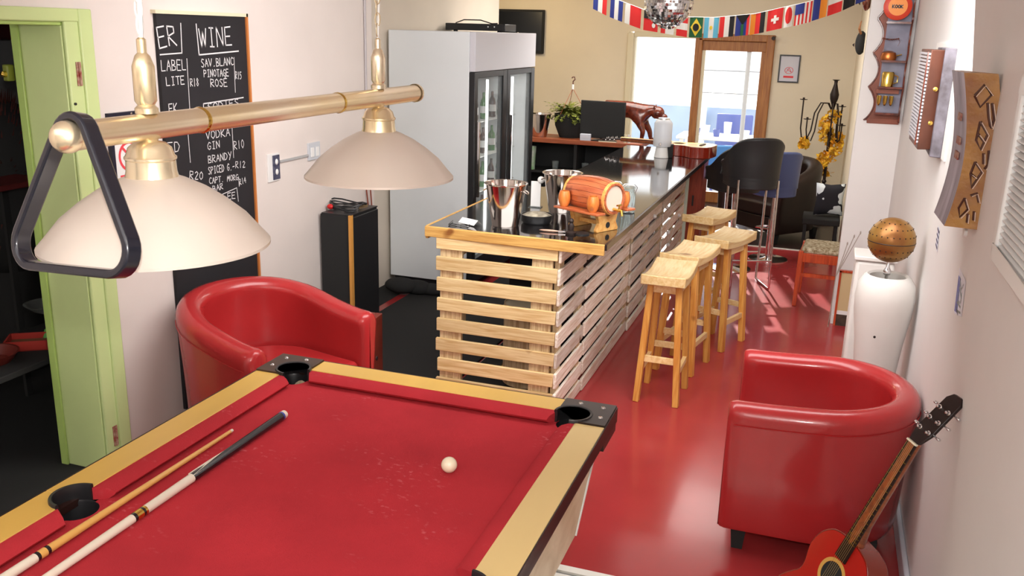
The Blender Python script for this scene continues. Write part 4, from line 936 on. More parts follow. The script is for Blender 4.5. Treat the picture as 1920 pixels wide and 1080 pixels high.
for k, x in enumerate((-2.62, -2.3, -2.0)):
    t = thing('tumbler', ['clear tumbler left of centre', 'clear tumbler in the middle', 'clear tumbler at the right'][k] + ' on the upper inner shelf of the back bar', 'glass', (x, 9.12, .70), 0, 'tumblers in the back bar')
    MB().lathe([(0, 0), (.03, 0), (.038, .1), (.036, .1), (.028, .006), (0, .006)], 20).build('glass', M_glassj, t)
mo = thing('computer_monitor', 'black computer monitor seen from behind on the back shelf', 'monitor', (-2.12, 9.03, SZ), math.radians(-6))
B(-.235, .235, -.012, .02, .03, .40).build('panel', M_blkm, mo, bevel=.006); B(-.22, .22, -.014, -.012, .045, .385).build('rear_shell', M_blkm, mo, bevel=.004)
B(-.10, .10, -.03, .10, 0, .012).build('foot', M_blk, mo, bevel=.003)
for k, x in enumerate((-2.62 + .0, )):
    pass
t = thing('card_reader', 'small white card reader on the back shelf edge', 'card reader', (-2.28, 8.995, SZ), 0); B(-.055, .055, -.01, .03, 0, .07).build('case', mat('pale_lilac_plastic', (202, 204, 214), .4), t, bevel=.006); B(-.03, .03, -.012, -.01, .03, .055).build('display', M_fridgeh, t)
for k, x in enumerate((-1.875, -1.835)):
    t = thing('shot_glass', ['left', 'right'][k] + ' small white-rimmed shot glass beside the carved big cat', 'glass', (x, 9.02, SZ), 0, 'shot glasses on back shelf')
    MB().lathe([(0, 0), (.014, 0), (.017, .085), (.013, .085), (.011, .01), (0, .01)], 16).build('glass', M_white if k else M_cream, t)
t = thing('notebook', 'flat dark notebook with pale pages under the monitor', 'notebook', (-2.05, 9.0, SZ), .05); B(-.09, .09, -.012, .03, 0, .012).build('pages', M_cream, t); B(-.09, .09, -.013, .03, .012, .018).build('cover', M_blk, t)
# fern basket
fb = thing('potted_fern', 'fern in a black hanging basket standing on the back shelf', 'plant', (-2.50, 9.24, SZ))
MB().lathe([(0, 0), (.12, 0), (.17, .12), (.18, .24), (.16, .24), (.15, .2), (0, .2)], 28).build('basket', M_blkm, fb)
fo = MB()
for k in range(190):
    a_ = random.uniform(0, 2 * PI); el = random.uniform(.2, 1.35); L_ = random.uniform(.14, .26); base = Vector((random.uniform(-.08, .08), random.uniform(-.08, .08), .22))
    pts = []
    for q in range(7):
        s_ = q / 6; pts.append(base + Vector((math.cos(a_) * L_ * s_, math.sin(a_) * L_ * s_, math.sin(el) * L_ * s_ * 1.1 - .12 * s_ * s_)))
    for q in range(1, 7):
        for sd in (-1, 1):
            d_ = Vector((-math.sin(a_) * sd, math.cos(a_) * sd, .2)) * .035 * (1 - .5 * q / 6); f_ = (pts[q] - pts[q - 1]) * .4
            fo.add([pts[q - 1], pts[q - 1] + d_ + f_, pts[q]], [(0, 1, 2)])
o = fo.build('fronds', M_fern, fb, smooth=False, clean=False); o['kind'] = 'stuff'
hk = MB()
for a_ in (0, 2.1, 4.2): hk.tube([(.165 * math.cos(a_), .165 * math.sin(a_), .24), (0, 0, .50)], .003, 6)
hk.build('hanger_cord', M_brown, fb); MB().lathe([(.0, 0), (.012, 0), (.012, .05), (0, .05)], 12, (0, 0, .49)).build('hanger_sleeve', M_white, fb)
MB().tube([(0, 0, .54), (0, 0, .57), (.02, 0, .59), (.012, 0, .615), (-.008, 0, .612), (-.014, 0, .6)], .006, 8).build('hook', mat('brown_hook', (90, 46, 34), .5), fb)
# carved big cat statue
def skin_obj(name, pts, edges, radii, m, parent=None, sub=2):
    me = bpy.data.meshes.new(name); me.from_pydata(pts, edges, []); me.materials.append(m); o = bpy.data.objects.new(name, me); COL.objects.link(o)
    if parent: o.parent = parent
    s_ = o.modifiers.new('skin', 'SKIN'); s_.use_smooth_shade = True
    for i, r_ in enumerate(radii):
        v = me.skin_vertices[0].data[i]; v.radius = (r_, r_) if not isinstance(r_, tuple) else r_; v.use_root = (i == 0)
    o.modifiers.new('sub', 'SUBSURF').render_levels = sub; return o
ct = thing('big_cat_statue', 'carved dark wooden prowling big cat statue on the back shelf', 'statue', (-1.88, 9.27, SZ))
ct.scale = (1.12, 1.12, 1.12)
pts = [(-.16, 0, .27), (0, 0, .285), (.1, 0, .27), (.155, 0, .275), (.20, 0, .29), (.225, 0, .285), (.24, 0, .28),
       (-.26, 0, .28), (-.32, 0, .26), (-.40, 0, .14), (-.45, 0, .06),
       (.09, -.05, .17), (.13, -.055, .10), (.12, -.055, .02), (.15, -.055, .012),
       (.11, .05, .17), (.17, .05, .10), (.185, .05, .02), (.215, .05, .012),
       (-.25, -.05, .18), (-.30, -.05, .10), (-.27, -.05, .02), (-.24, -.05, .012),
       (-.24, .05, .18), (-.24, .05, .10), (-.20, .05, .02), (-.17, .05, .012)]
ed = [(0, 1), (1, 2), (2, 3), (3, 4), (4, 5), (5, 6), (0, 7), (7, 8), (8, 9), (9, 10), (2, 11), (11, 12), (12, 13), (13, 14), (2, 15), (15, 16), (16, 17), (17, 18), (7, 19), (19, 20), (20, 21), (21, 22), (7, 23), (23, 24), (24, 25), (25, 26)]
ra = [.085, .080, .10, .062, .050, .040, .03, .082, .022, .016, .012, .042, .026, .020, .018, .042, .026, .02, .018, .045, .026, .02, .018, .045, .026, .02, .018]
skin_obj('body', pts, ed, ra, M_dkw, ct)
hd = MB(); hd.ball((.24, 0, .265), .064, 20, 14, (1, .85, .9)); hd.ball((.292, 0, .232), .038, 16, 10, (1.1, .9, .75)); hd.ball((.284, 0, .204), .03, 16, 10, (1.05, .8, .5)); hd.build('head', M_dkw, ct)
for s_ in (-1, 1): MB().ball((.215, s_ * .042, .318), .014, 10, 8, (.6, 1, 1.2)).build('ear', M_dkw, ct)

# ================================================================== BAR CHAIRS AND FAR SEATING
M_bshell = mat('black_shell_plastic', (36, 36, 38), .5)
def shell_stool(label, loc, rz, m, base, h=.80, group=None):
    T = tub('bar_chair', label, loc, rz, D=.42, W=.47, t=.035, h_arm=h + .13, h_back=h + .36, z0=h, seat_z=h + .07, base_in=.02, m=m, cat='bar chair', feet=False, seam=False, group=group)
    if base == 'sled':
        for sy in (-.17, .17):
            MB().tube([(.14, sy, h), (.15, sy, .4), (.18, sy, .03), (.17, sy, .012), (.1, sy, .012), (-.12, sy, .012), (-.17, sy, .012), (-.18, sy, .03), (-.15, sy, .4), (-.14, sy, h)], .010, 10).build('sled_frame', M_chrome, T)
        MB().tube([(.165, -.17, .26), (.165, .17, .26)], .009, 10).build('footrest', M_chrome, T)
        MB().tube([(-.17, -.17, .26), (-.17, .17, .26)], .009, 10).build('crossbar', M_chrome, T)
    else:
        MB().lathe([(0, 0), (.19, 0), (.19, .008), (.06, .022), (.03, .03), (.03, .4), (.018, .4), (.018, h), (0, h)], 32).build('pedestal', M_chrome, T)
        MB().tube([(.02, -.02, .3), (.12, -.1, .3), (.17, 0, .3), (.12, .1, .3), (.02, .02, .3)], .008, 8).build('footrest', M_chrome, T)
    return T
shell_stool('black shell bar chair with thin chrome sled legs beyond the pine stools', (-.52, 7.95, 0), math.radians(112), M_bshell, 'sled', h=.95)
shell_stool('black shell bar chair half hidden under the far bar edge', (-.69, 8.50, 0), math.radians(125), M_bshell, 'disc', h=.82)
shell_stool('steel blue bar chair behind the black shell chairs', (-.38, 9.05, 0), math.radians(120), mat('steel_blue_shell', (70, 84, 130), .4), 'disc', h=.72)
# bright blue plastic chair and red-brown board at bar end
t = thing('blue_chair', 'bright blue plastic chair tucked behind the far bar end', 'chair', (-1.0, 9.42, 0), .3)
B(-.2, .2, -.2, .2, .72, .76).build('seat', M_blue2, t, bevel=.015); B(-.2, .2, .16, .2, .76, 1.02).build('backrest', M_blue2, t, bevel=.015)
for sx in (-.17, .17):
    for sy in (-.17, .17): MB().bar((sx * 1.1, sy * 1.1, 0), (sx, sy, .72), .03, .03).build('leg', M_chrome, t)
t = thing('wooden_cupboard', 'red-brown wooden cupboard closing the far end of the bar', 'cupboard', (-1.18, 8.87, 0))
B(-.16, .14, -.1, .22, 0, .98).build('body', wood('cupboard_wood', (150, 62, 40), (116, 42, 26), (10, 10, 1), .4, 5), t, bevel=.004); B(-.15, .13, -.112, -.1, .04, .94).build('door', MATS['cupboard_wood'], t, bevel=.003)
MB().bar((.06, -.125, .52), (.06, -.125, .62), .015, .015).build('handle', M_blk, t)
tub('round_armchair', 'dark brown leather round armchair in the far right corner', (-.42, 10.3, 0), math.radians(230), D=.9, W=.95, t=.16, h_arm=.66, h_back=.86, m=M_dleath, seam=False)
B2 = thing('cushion', 'black and white patterned cushion on the far corner chair', 'cushion', (.13, 9.35, .43), math.radians(12))
def cushm():
    m = bpy.data.materials.new('black_white_blotches'); m.use_nodes = True; nt = m.node_tree; b_ = nt.nodes['Principled BSDF']; b_.inputs['Roughness'].default_value = .8
    tc = nt.nodes.new('ShaderNodeTexCoord'); n_ = nt.nodes.new('ShaderNodeTexNoise'); n_.inputs['Scale'].default_value = 5.5; r_ = nt.nodes.new('ShaderNodeValToRGB'); r_.color_ramp.interpolation = 'CONSTANT'
    r_.color_ramp.elements[0].color = lin((24, 24, 34)); r_.color_ramp.elements[1].color = lin((214, 224, 230)); r_.color_ramp.elements[1].position = .5
    nt.links.new(tc.outputs['Object'], n_.inputs[0]); nt.links.new(n_.outputs[0], r_.inputs[0]); nt.links.new(r_.outputs[0], b_.inputs['Base Color']); return m
M_cush = cushm()
cm = MB(); vs = []
n1 = 14
for s_ in (1, -1):
    for j in range(n1 + 1):
        for i in range(n1 + 1):
            u = -1 + 2 * i / n1; v = -1 + 2 * j / n1; th = .055 * (max(0, 1 - u ** 4) * max(0, 1 - v ** 4)) ** .6 * s_
            pin = 1 - .10 * (1 - abs(u)) * abs(v) ; pin2 = 1 - .10 * (1 - abs(v)) * abs(u)
            vs.append((u * .14 * pin2, th, .16 + v * .16 * pin))
K_ = (n1 + 1) ** 2; fs = []
for j in range(n1):
    for i in range(n1): a_ = j * (n1 + 1) + i; fs += [(a_, a_ + 1, a_ + n1 + 2, a_ + n1 + 1), (K_ + a_, K_ + a_ + n1 + 1, K_ + a_ + n1 + 2, K_ + a_ + 1)]
cm.add(vs, fs).build('cover', M_cush, B2)
t = thing('low_bench', 'low black bench under the patterned cushion', 'bench', (.10, 9.35, 0)); B(-.2, .15, -.2, .2, .36, .42).build('seat', M_blkm, t, bevel=.01)
for sx in (-.17, .12):
    for sy in (-.17, .17): MB().bar((sx, sy, 0), (sx, sy, .36), .03, .03).build('leg', M_blkm, t)
# orange wooden dining chair with patterned seat, facing away
t = thing('dining_chair', 'orange-brown wooden chair with speckled fabric seat by the white wall end', 'chair', (.12, 7.66, 0), math.radians(-3))
M_speck = mat('speckled_fabric', (206, 196, 170), .9, rgb2=(120, 96, 60), scale=45)
B(-.17, .17, -.19, .21, .44, .485).build('seat', M_speck, t, bevel=.02, seg=4)
for (a_, b_, c_, d_) in ((-.18, .18, -.20, -.175), (-.18, .18, .195, .22)): B(a_, b_, c_, d_, .37, .445).build('rail', M_orw, t, bevel=.003)
for x in (-.185, .16): B(x, x + .025, -.18, .2, .37, .445).build('rail', M_orw, t)
for sx in (-.17, .17):
    MB().bar((sx * 1.05, -.20, 0), (sx, -.185, .46), .032, .036, .036, .042).build('leg', M_orw, t, bevel=.003)
    MB().bar((sx * 1.05, .24, 0), (sx, .205, .46), .032, .036, .036, .042).build('leg', M_orw, t, bevel=.003)
B(-.17, .17, -.2, -.18, .25, .28).build('stretcher', M_orw, t)
# candelabra with leaf garland
cd = thing('candelabra', 'tall dark iron candelabra wound with yellow leaf garland', 'candelabra', (.07, 11.2, 0))
MB().tube([(0, 0, .02), (0, 0, 1.35)], .018, 12).build('stem', M_iron, cd)
MB().lathe([(0, 0), (.17, 0), (.15, .02), (.03, .04), (.018, .06)], 24).build('base', M_iron, cd)
for z in (.5, .8, 1.05): MB().lathe([(.018, -.02), (.03, 0), (.018, .02)], 16, (0, 0, z)).build('knuckle', M_iron, cd)
MB().lathe([(.016, 1.35), (.02, 1.38), (.045, 1.45), (.05, 1.5), (.03, 1.57), (.018, 1.62), (.02, 1.65), (.045, 1.665), (0, 1.667)], 24).build('finial', M_iron, cd)
for a_, L_, zc in ((PI, .33, 1.46), (PI + .5, .30, 1.25), (0, .10, 1.40), (-.9, .19, 1.2), (-1.57, .28, 1.3)):
    ca, sa = math.cos(a_), math.sin(a_); pts = []
    for (r_, z) in ((0, 1.30), (.06, 1.40), (.14, 1.40), (.2, 1.28), (.22, 1.08), (.26, .97), (.32, 1.0), (.34, 1.1), (.34, zc - .04)): pts.append((ca * r_ * L_ / .34, sa * r_ * L_ / .34, z))
    ar = MB().tube(pts, .008, 8).build('arm', M_iron, cd)
    MB().lathe([(0, 0), (.04, .006), (.045, .012), (.012, .012), (.012, .03), (0, .03)], 16, (ca * L_, sa * L_, zc - .04)).build('drip_pan', M_iron, ar)
gl = MB()
for k in range(520):
    z = random.uniform(.55, 1.32); a_ = z * 14 + random.uniform(-1.5, 1.5); r_ = random.uniform(.02, .12); c_ = Vector((r_ * math.cos(a_), r_ * math.sin(a_), z))
    if k % 7 == 0: c_ = Vector((-.27 + random.uniform(-.05, .05), random.uniform(-.03, .03), .93 + random.uniform(-.06, .06)))
    if k % 11 == 0: c_ = Vector((.12 + random.uniform(-.03, .03), -.08, .98 + random.uniform(-.15, .1)))
    d1 = Vector((random.uniform(-1, 1), random.uniform(-1, 1), random.uniform(-1, 1))).normalized() * .036; d2 = d1.cross(Vector((random.uniform(-1, 1), random.uniform(-1, 1), random.uniform(-1, 1)))).normalized() * .024
    gl.add([c_ - d1, c_ + d2, c_ + d1, c_ - d2], [(0, 1, 2, 3)])
o = gl.build('leaf_garland', M_leaf, cd, smooth=False, clean=False); o['kind'] = 'stuff'
# wall masks
for k, (y, z, lb, sc) in enumerate([(9.5, 2.08, 'dark horned mask on the far right wall', 1), (9.2, 2.45, 'brown mask high on the far right wall above the horned one', .8)]):
    t = thing('wall_mask', lb, 'mask', (.268, y, z)); 
    MB().ball((-.03, 0, 0), .1 * sc, 20, 14, (.5, .75, 1.1)).build('face', M_blkm if k == 0 else M_dkw, t)
    for s_ in (-1, 1): MB().tube([(-.04, s_ * .04, .08 * sc), (-.06, s_ * .10, .13 * sc), (-.05, s_ * .11, .2 * sc)], [.012, .009, .003], 8).build('horn', mat('horn_brown', (150, 100, 60), .5), t)
    MB().lathe([(0, .02), (.02, 0)], 10, (-.085, 0, -.02), (-1, 0, 0)).build('nose', M_iron, t)
# framed poster on far wall
t = thing('framed_poster', 'small black framed white poster right of the sliding door', 'poster', (-.492, 12.0, 1.742))
fr = MB(); a_, b_ = .125, .167; e = .016
fr.box(-a_, a_, -.02, 0, b_ - e, b_); fr.box(-a_, a_, -.02, 0, -b_, -b_ + e); fr.box(-a_, -a_ + e, -.02, 0, -b_ + e, b_ - e); fr.box(a_ - e, a_, -.02, 0, -b_ + e, b_ - e); fr.build('frame', M_blk, t)
B(-a_ + e, a_ - e, -.008, 0, -b_ + e, b_ - e).build('sheet', mat('poster_paper', (208, 208, 218), .6), t)
pm = MB(); pm.add([(r_ * math.cos(2 * PI * k / 24), -.009, -.02 + r_ * .8 * math.sin(2 * PI * k / 24)) for r_ in (.045, .052) for k in range(24)], [(k, (k + 1) % 24, 24 + (k + 1) % 24, 24 + k) for k in range(24)])
ribbon(pm, [(-.03, -.04), (0, .01), (.03, -.04), (-.02, -.01)], .006, lambda u, v: (u, -.0095, v)); pm.add([(-.06, -.009, -.11), (.06, -.009, -.11), (.06, -.009, -.085), (-.06, -.009, -.085)], [(0, 1, 2, 3)])
pm.build('red_print', M_red, t, smooth=False)

# ================================================================== MIRROR BALL and BUNTING
mb_ = thing('mirror_ball', 'silver mirror disco ball hanging in front of the flag bunting', 'disco ball', (-1.19, 7.0, 2.335))
MB().ball((0, 0, 0), .174, 40, 24).build('core', M_chrome, mb_)
tl = MB(); nr = 26
for i in range(1, nr):
    ph = PI * i / nr; cnt = max(6, int(2 * PI * math.sin(ph) * nr / PI)); dp = PI / nr * .44
    for j in range(cnt):
        th = 2 * PI * j / cnt; dt = PI / cnt * .88; q = []; jx, jz = random.uniform(-.035, .035), random.uniform(-.035, .035)
        for (a_, b_) in ((-dt, -dp), (dt, -dp), (dt, dp), (-dt, dp)):
            r_ = .178 + jx * a_ * 2 + jz * b_ * 2; q.append((r_ * math.sin(ph + b_) * math.cos(th + a_), r_ * math.sin(ph + b_) * math.sin(th + a_), r_ * math.cos(ph + b_)))
        tl.add(q, [(0, 1, 2, 3)])
o = tl.build('mirror_facets', M_sil, mb_, smooth=False, clean=False); o['kind'] = 'stuff'
MB().lathe([(0, .2), (.025, .2), (.03, .17), (0, .17)], 16).build('cap', M_chrome, mb_); MB().tube([(0, 0, .19), (0, 0, .56)], .004, 6).build('hanging_wire', M_chrome, mb_)
bu = thing('flag_bunting', 'string of small national flags strung across the far room', 'bunting', (0, 8.5, 0))
def curve(x):  # catenary height of string
    pts = [(-2.3, 2.56), (-1.98, 2.42), (-1.66, 2.315), (-1.26, 2.262), (-1.03, 2.262), (-.69, 2.30), (-.48, 2.352), (-.26, 2.405), (0, 2.50), (.2, 2.60)]
    for a_, b_ in zip(pts[:-1], pts[1:]):
        if a_[0] <= x <= b_[0]: t_ = (x - a_[0]) / (b_[0] - a_[0]); return a_[1] + (b_[1] - a_[1]) * t_
    return pts[-1][1]
MB().tube([(-2.3 + k * .05, 0, curve(-2.3 + k * .05)) for k in range(51)], .003, 6).build('string', M_white, bu)
fc = {'r': (208, 44, 44), 'w': (222, 220, 214), 'k': (30, 28, 30), 'b': (44, 56, 130), 'g': (36, 92, 56), 'y': (226, 196, 60), 'c': (96, 176, 206), 'o': (216, 130, 40)}
fm = {k: mat('flag_' + k, v, .85) for k, v in fc.items()}; order = list(fc)
def flag(x0, w_, h_, spec):
    f_ = MB(); z1 = curve(x0 + w_ / 2); sl = (curve(x0 + w_) - curve(x0)) / w_
    def F(u, v, dd=0): x = x0 + u * w_; return (x, -.004 - dd * 3.5 + .008 * math.sin(u * 5 + x0 * 9), z1 + (u - .5) * w_ * sl - (1 - v) * h_ - .0)
    def rect(u0, v0, u1, v1, c, dd=0): 
        f_.m = order.index(c); n_ = 5
        for q in range(n_): a_ = u0 + (u1 - u0) * q / n_; b_ = u0 + (u1 - u0) * (q + 1) / n_; f_.add([F(a_, v0, dd), F(b_, v0, dd), F(b_, v1, dd), F(a_, v1, dd)], [(0, 1, 2, 3)])
    def disc(cx, cy, r_, c, dd, n_=16, el=1): f_.m = order.index(c); f_.add([F(cx + r_ * math.cos(2 * PI * k / n_), cy + r_ * el * math.sin(2 * PI * k / n_), dd) for k in range(n_)] + [F(cx, cy, dd)], [(k, (k + 1) % n_, n_) for k in range(n_)])
    def poly(P, c, dd): f_.m = order.index(c); f_.add([F(u, v, dd) for u, v in P], [tuple(range(len(P)))])
    if spec[0] == 'V': n_ = len(spec) - 1; [rect(i / n_, 0, (i + 1) / n_, 1, c) for i, c in enumerate(spec[1:])]
    elif spec[0] == 'H': n_ = len(spec) - 1; [rect(0, 1 - (i + 1) / n_, 1, 1 - i / n_, c) for i, c in enumerate(spec[1:])]
    elif spec == 'brazil': rect(0, 0, 1, 1, 'g'); poly([(.5, .06), (.92, .5), (.5, .94), (.08, .5)], 'y', .001); disc(.5, .5, .24, 'k', .002, el=.8)
    elif spec == 'argentina': rect(0, 0, .33, 1, 'c'); rect(.33, 0, .67, 1, 'w'); rect(.67, 0, 1, 1, 'c'); disc(.5, .5, .1, 'y', .001)
    elif spec == 'swiss': rect(0, 0, 1, 1, 'r'); rect(.42, .3, .58, .7, 'w', .001); rect(.25, .43, .75, .57, 'w', .001)
    elif spec == 'japan': rect(0, 0, 1, 1, 'w'); disc(.5, .55, .4, 'r', .001)
    elif spec == 'usa':
        for i in range(9): rect(i / 9, 0, (i + 1) / 9, 1, 'rw'[i % 2])
        rect(0, .5, .55, 1, 'b', .001)
    elif spec == 'sa': rect(0, 0, 1, 1, 'b'); poly([(0, 1), (1, 1), (.5, .5)], 'k', .001); rect(.4, 0, .6, .55, 'g', .002); rect(.8, 0, 1, 1, 'r', .0005)
    elif spec == 'cuba': rect(0, 0, 1, 1, 'r'); rect(0, .6, .5, 1, 'k', .001); disc(.7, .3, .12, 'w', .001)
    f_.build('flag', [fm[k] for k in order], bu, smooth=False, fix=False, clean=False)
x = -2.16
FLG = [(-2.14, .13, 'Vbwr'), (-1.98, .12, 'Vbwb'), (-1.84, .15, 'Vwrr'), (-1.66, .13, 'cuba'), (-1.50, .12, 'Vrww'), (-1.36, .10, 'Hrwr'),
       (-1.245, .118, 'brazil'), (-1.115, .125, 'argentina'), (-.98, .125, 'Vrwk'), (-.84, .115, 'sa'), (-.715, .12, 'Vork'), (-.575, .128, 'swiss'), (-.435, .07, 'japan'), (-.35, .135, 'usa'), (-.205, .11, 'Vbo'), (-.085, .11, 'Hwr'), (.035, .09, 'Hrk'), (.13, .08, 'Hb')]
for x0, w_, sp_ in FLG: flag(x0, w_, .175, sp_)

# ================================================================== RIGHT WALL OBJECTS
# spice rack on nib
rk = thing('spice_rack', 'scalloped wooden wall rack with brass pots on the white wall end', 'rack', (0, 7.098, 0))
M_rkb = mat('grey_blue_backing', (150, 150, 168), .7, var=.15, scale=10)
B(.335, .485, -.014, -.008, 1.60, 2.5).build('back_panel', M_rkb, rk)
scal = []
for k in range(61):
    z = 1.55 + .95 * k / 60; ph = ((z - 1.55) / .235) % 1.0; xx = .262 + .058 * max(0, math.sin(PI * ph)) ** .75; scal.append((xx, z))
MB().prism(scal + [(.50, 2.5), (.50, 1.55)], -.010, 0, lambda a, b_, d_: (a, d_, b_)).build('scalloped_board', mat('rack_brown', (150, 82, 60), .5, var=.2), rk)
MB().tube([(a_, -.012, b_) for a_, b_ in scal], .006, 6).build('dark_edging', M_dkw, rk)
for z_ in (1.72, 2.03, 2.3): MB().box(.325, .335, -.06, -.01, z_, z_ + .02).build('peg', M_dkw, rk)
MB().prism([(-.11 + .05 * (x_ - .262) / .048 * 1.0, z) for x_, z in scal] + [(0, 2.5), (0, 1.55)], .485, .497, lambda a, b_, d_: (d_, a, b_)).build('side_panel', M_dkw, rk)
for z in (1.60, 1.78, 1.96, 2.22): B(.325, .485, -.10, -.008, z, z + .014).build('shelf', M_dkw, rk)
B(.285, .50, -.012, 0, 1.53, 1.57).build('bottom_rail', MATS['rack_brown'], rk, bevel=.004)
B(.32, .47, -.05, -.03, 1.745, 1.775).build('hanging_rail', MATS['rack_brown'], rk)
def small(name, label, cat, loc, prof, m, extra=None, grp=None):
    t_ = thing(name, label, cat, loc, 0, grp); MB().lathe(prof, 24).build('body', m, t_)
    if extra: extra(t_)
    return t_
small('brass_tankard', 'brass lidded pot on the second rack shelf from below', 'pot', (.385, 7.045, 1.795), [(0, 0), (.04, 0), (.042, .09), (.036, .10), (.0, .102)], M_brass, lambda t_: MB().tube([(.04, 0, .08), (.065, 0, .07), (.065, 0, .03), (.04, 0, .02)], .004, 8).build('handle', M_brass, t_))
small('copper_pot', 'squat copper pot on the second shelf from the rack top', 'pot', (.37, 7.045, 1.975), [(0, 0), (.05, 0), (.055, .02), (.045, .05), (.02, .062), (0, .063)], mat('copper', (186, 110, 56), .3, metal=.8), lambda t_: MB().tube([(.05, 0, .03), (.085, 0, .04)], .004, 8).build('handle', M_brass, t_))
for k, x in enumerate((.345, .385, .425)):
    small('brass_cup', ['left', 'middle', 'right'][k] + ' of three small brass cups hanging in the lowest rack bay', 'cup', (x, 7.03, 1.66), [(0, 0), (.006, .004), (.012, .02), (.016, .07), (.013, .07), (0, .02)], M_brass, None, 'hanging brass cups')
t = thing('orange_plate', 'round red and orange plate with dark lettering on the top rack shelf', 'plate', (.385, 7.02, 2.335))
MB().lathe([(0, .012), (.06, .012), (.092, .0), (.092, -.006), (0, 0)], 36, (0, 0, 0), (0, -1, 0)).build('rim', mat('plate_red', (206, 62, 36), .4), t)
MB().lathe([(0, .014), (.062, .0135), (.062, .012)], 36, (0, 0, 0), (0, -1, 0)).build('centre', mat('plate_orange', (236, 140, 40), .4), t)
tt = MB(); text(tt, 'KOOK', -.035, -.012, .037, -.012, .02, .006, lambda u, v: (u, -.0165, v)); tt.build('lettering', M_blk, t, smooth=False, clean=False)
ch = thing('bead_string', 'string of dark beads strung across the upper rack bay', 'beads', (.37, 7.04, 2.12))
for k in range(9): MB().ball((-.048 + k * .012, 0, -.006 * math.sin(PI * k / 8)), .0065, 10, 6).build('bead', M_dkw, ch)
MB().tube([(.05, 0, 0), (.06, 0, -.02), (.05, -.0, -.05)], .0015, 5).build('thread', M_dkw, ch)
# white mounting panel, thumb piano instrument
o = B(WR - .008, WR, 4.37, 5.40, 1.60, 2.10).build('mounting_board', mat('white_board', (236, 234, 230), .5), None); tag(o, 'plain white board on the right wall behind the ribbed instrument', 'board')
mi = thing('ribbed_instrument', 'wooden box instrument with ribbed metal tines on the right wall', 'instrument', (WR - .008, 0, 0))
MB().prism([(-.03, 4.55), (-.10, 4.52), (-.10, 5.02), (-.03, 5.02)], 1.63, 2.07).build('sound_box', mat('instrument_brown', (104, 60, 44), .45, var=.25, scale=8), mi, bevel=.003)
MB().prism([(0, 4.49), (-.045, 4.52), (-.03, 5.0), (0, 5.0)], 1.60, 2.08).build('back_board', mat('weathered_grey_wood', (128, 124, 134), .6, rgb2=(80, 74, 78), scale=12), mi, bevel=.004)
for k in range(26):
    z = 1.66 + k * .0155; MB().box(-.108, -.100, 4.53, 5.0, z, z + .009).build('tine', mat('grey_tine', (196, 194, 200), .4, metal=.3), mi)
B(-.1135, -.108, 4.53, 4.545, 1.65, 2.06).build('bridge', M_dkw, mi)
for z in (1.75, 1.9): MB().lathe([(0, .003), (.01, .002), (.01, 0)], 12, (-.06, 4.535, z), (0, -1, 0)).build('nail', M_brass, mi)
# carved curved wooden panel
cv = thing('carved_panel', 'curved golden-brown carved wooden wall hanging with cut shapes, right wall', 'carving', (0, 0, 0))
M_carv = mat('golden_carved_wood', (186, 138, 62), .45, rgb2=(134, 82, 36), scale=5, bump=.3, bscale=40); M_carg = mat('silvered_edge', (190, 184, 196), .45, rgb2=(130, 120, 134), scale=14, stretch=(1, 1, .2))
Pn = []
NZ = 18
def cvx(z): t_ = (z - 1.50) / .50; return .408 + .052 * math.sin(PI * (t_ * .75 + .16))   # left edge bows towards the room
vs = []; 
for j in range(NZ + 1):
    z = 1.505 + .505 * j / NZ; xl = cvx(z) - .012; 
    for (x_, y_) in ((xl, 3.32), (xl + .098, 3.30), (xl + .098, 3.34), (xl + .03, 3.58), (xl - .008, 3.58)): vs.append((x_, y_, z))
fs = [(j * 5 + i, j * 5 + (i + 1) % 5, (j + 1) * 5 + (i + 1) % 5, (j + 1) * 5 + i) for j in range(NZ) for i in range(5)] + [(4, 3, 2, 1, 0), tuple(NZ * 5 + i for i in range(5))]
cvo = MB(); cvo.add(vs, fs)
for idx in range(len(cvo.mi)):
    if idx < NZ * 5 and idx % 5 in (4,): cvo.mi[idx] = 1
cvo.build('panel', [M_carv, M_carg], cv, ang=30, fix=False)
def cvp(u, v, d_=.004):   # u across 0..1, v up 0..1 on the golden face
    z = 1.505 + .505 * v; xl = cvx(z) - .012; return (xl + .098 * u, 3.32 - .02 * u - d_, z)
shapes = [[(.25, .86), (.55, .93), (.75, .87), (.4, .79), (.25, .86)], [(.75, .82), (.8, .72), (.72, .66)], [(.62, .82), (.64, .73), (.7, .67)], [(.4, .70), (.62, .62), (.45, .52), (.3, .58), (.4, .70)], [(.35, .62), (.55, .57)],
          [(.55, .50), (.6, .43)], [(.7, .52), (.74, .43), (.66, .4)], [(.35, .44), (.6, .38), (.4, .27), (.28, .36), (.35, .44)], [(.3, .36), (.45, .34)], [(.45, .22), (.6, .24), (.75, .18)], [(.3, .2), (.5, .13), (.35, .07), (.22, .13), (.3, .2)], [(.7, .12), (.78, .06)], [(.55, .1), (.62, .04)]]
for P in shapes:
    pts = [cvp(*p, d_=.002) for p in P]; MB().tube(pts, .0038, 6).build('carved_figure', mat('carved_recess', (72, 34, 20), .5), cv)
    pts = [cvp(p[0] + .05, p[1] - .006, .0045) for p in P[:3]]; MB().tube(pts, .0016, 5).build('carved_edge', mat('carved_edge_light', (220, 196, 180), .4), cv)
for z in (1.72, 1.77, 1.85): MB().box(cvx(z) - .022, cvx(z) - .017, 3.40, 3.48, z, z + .025).build('red_mark', M_rust, cv)
o = MB().lathe([(0, .012), (.018, .010), (.024, 0)], 24, (WR, 3.50, 1.46), (-1, 0, 0)).build('wall_hook', M_white); tag(o, 'small round white hook under the carved hanging', 'hook')
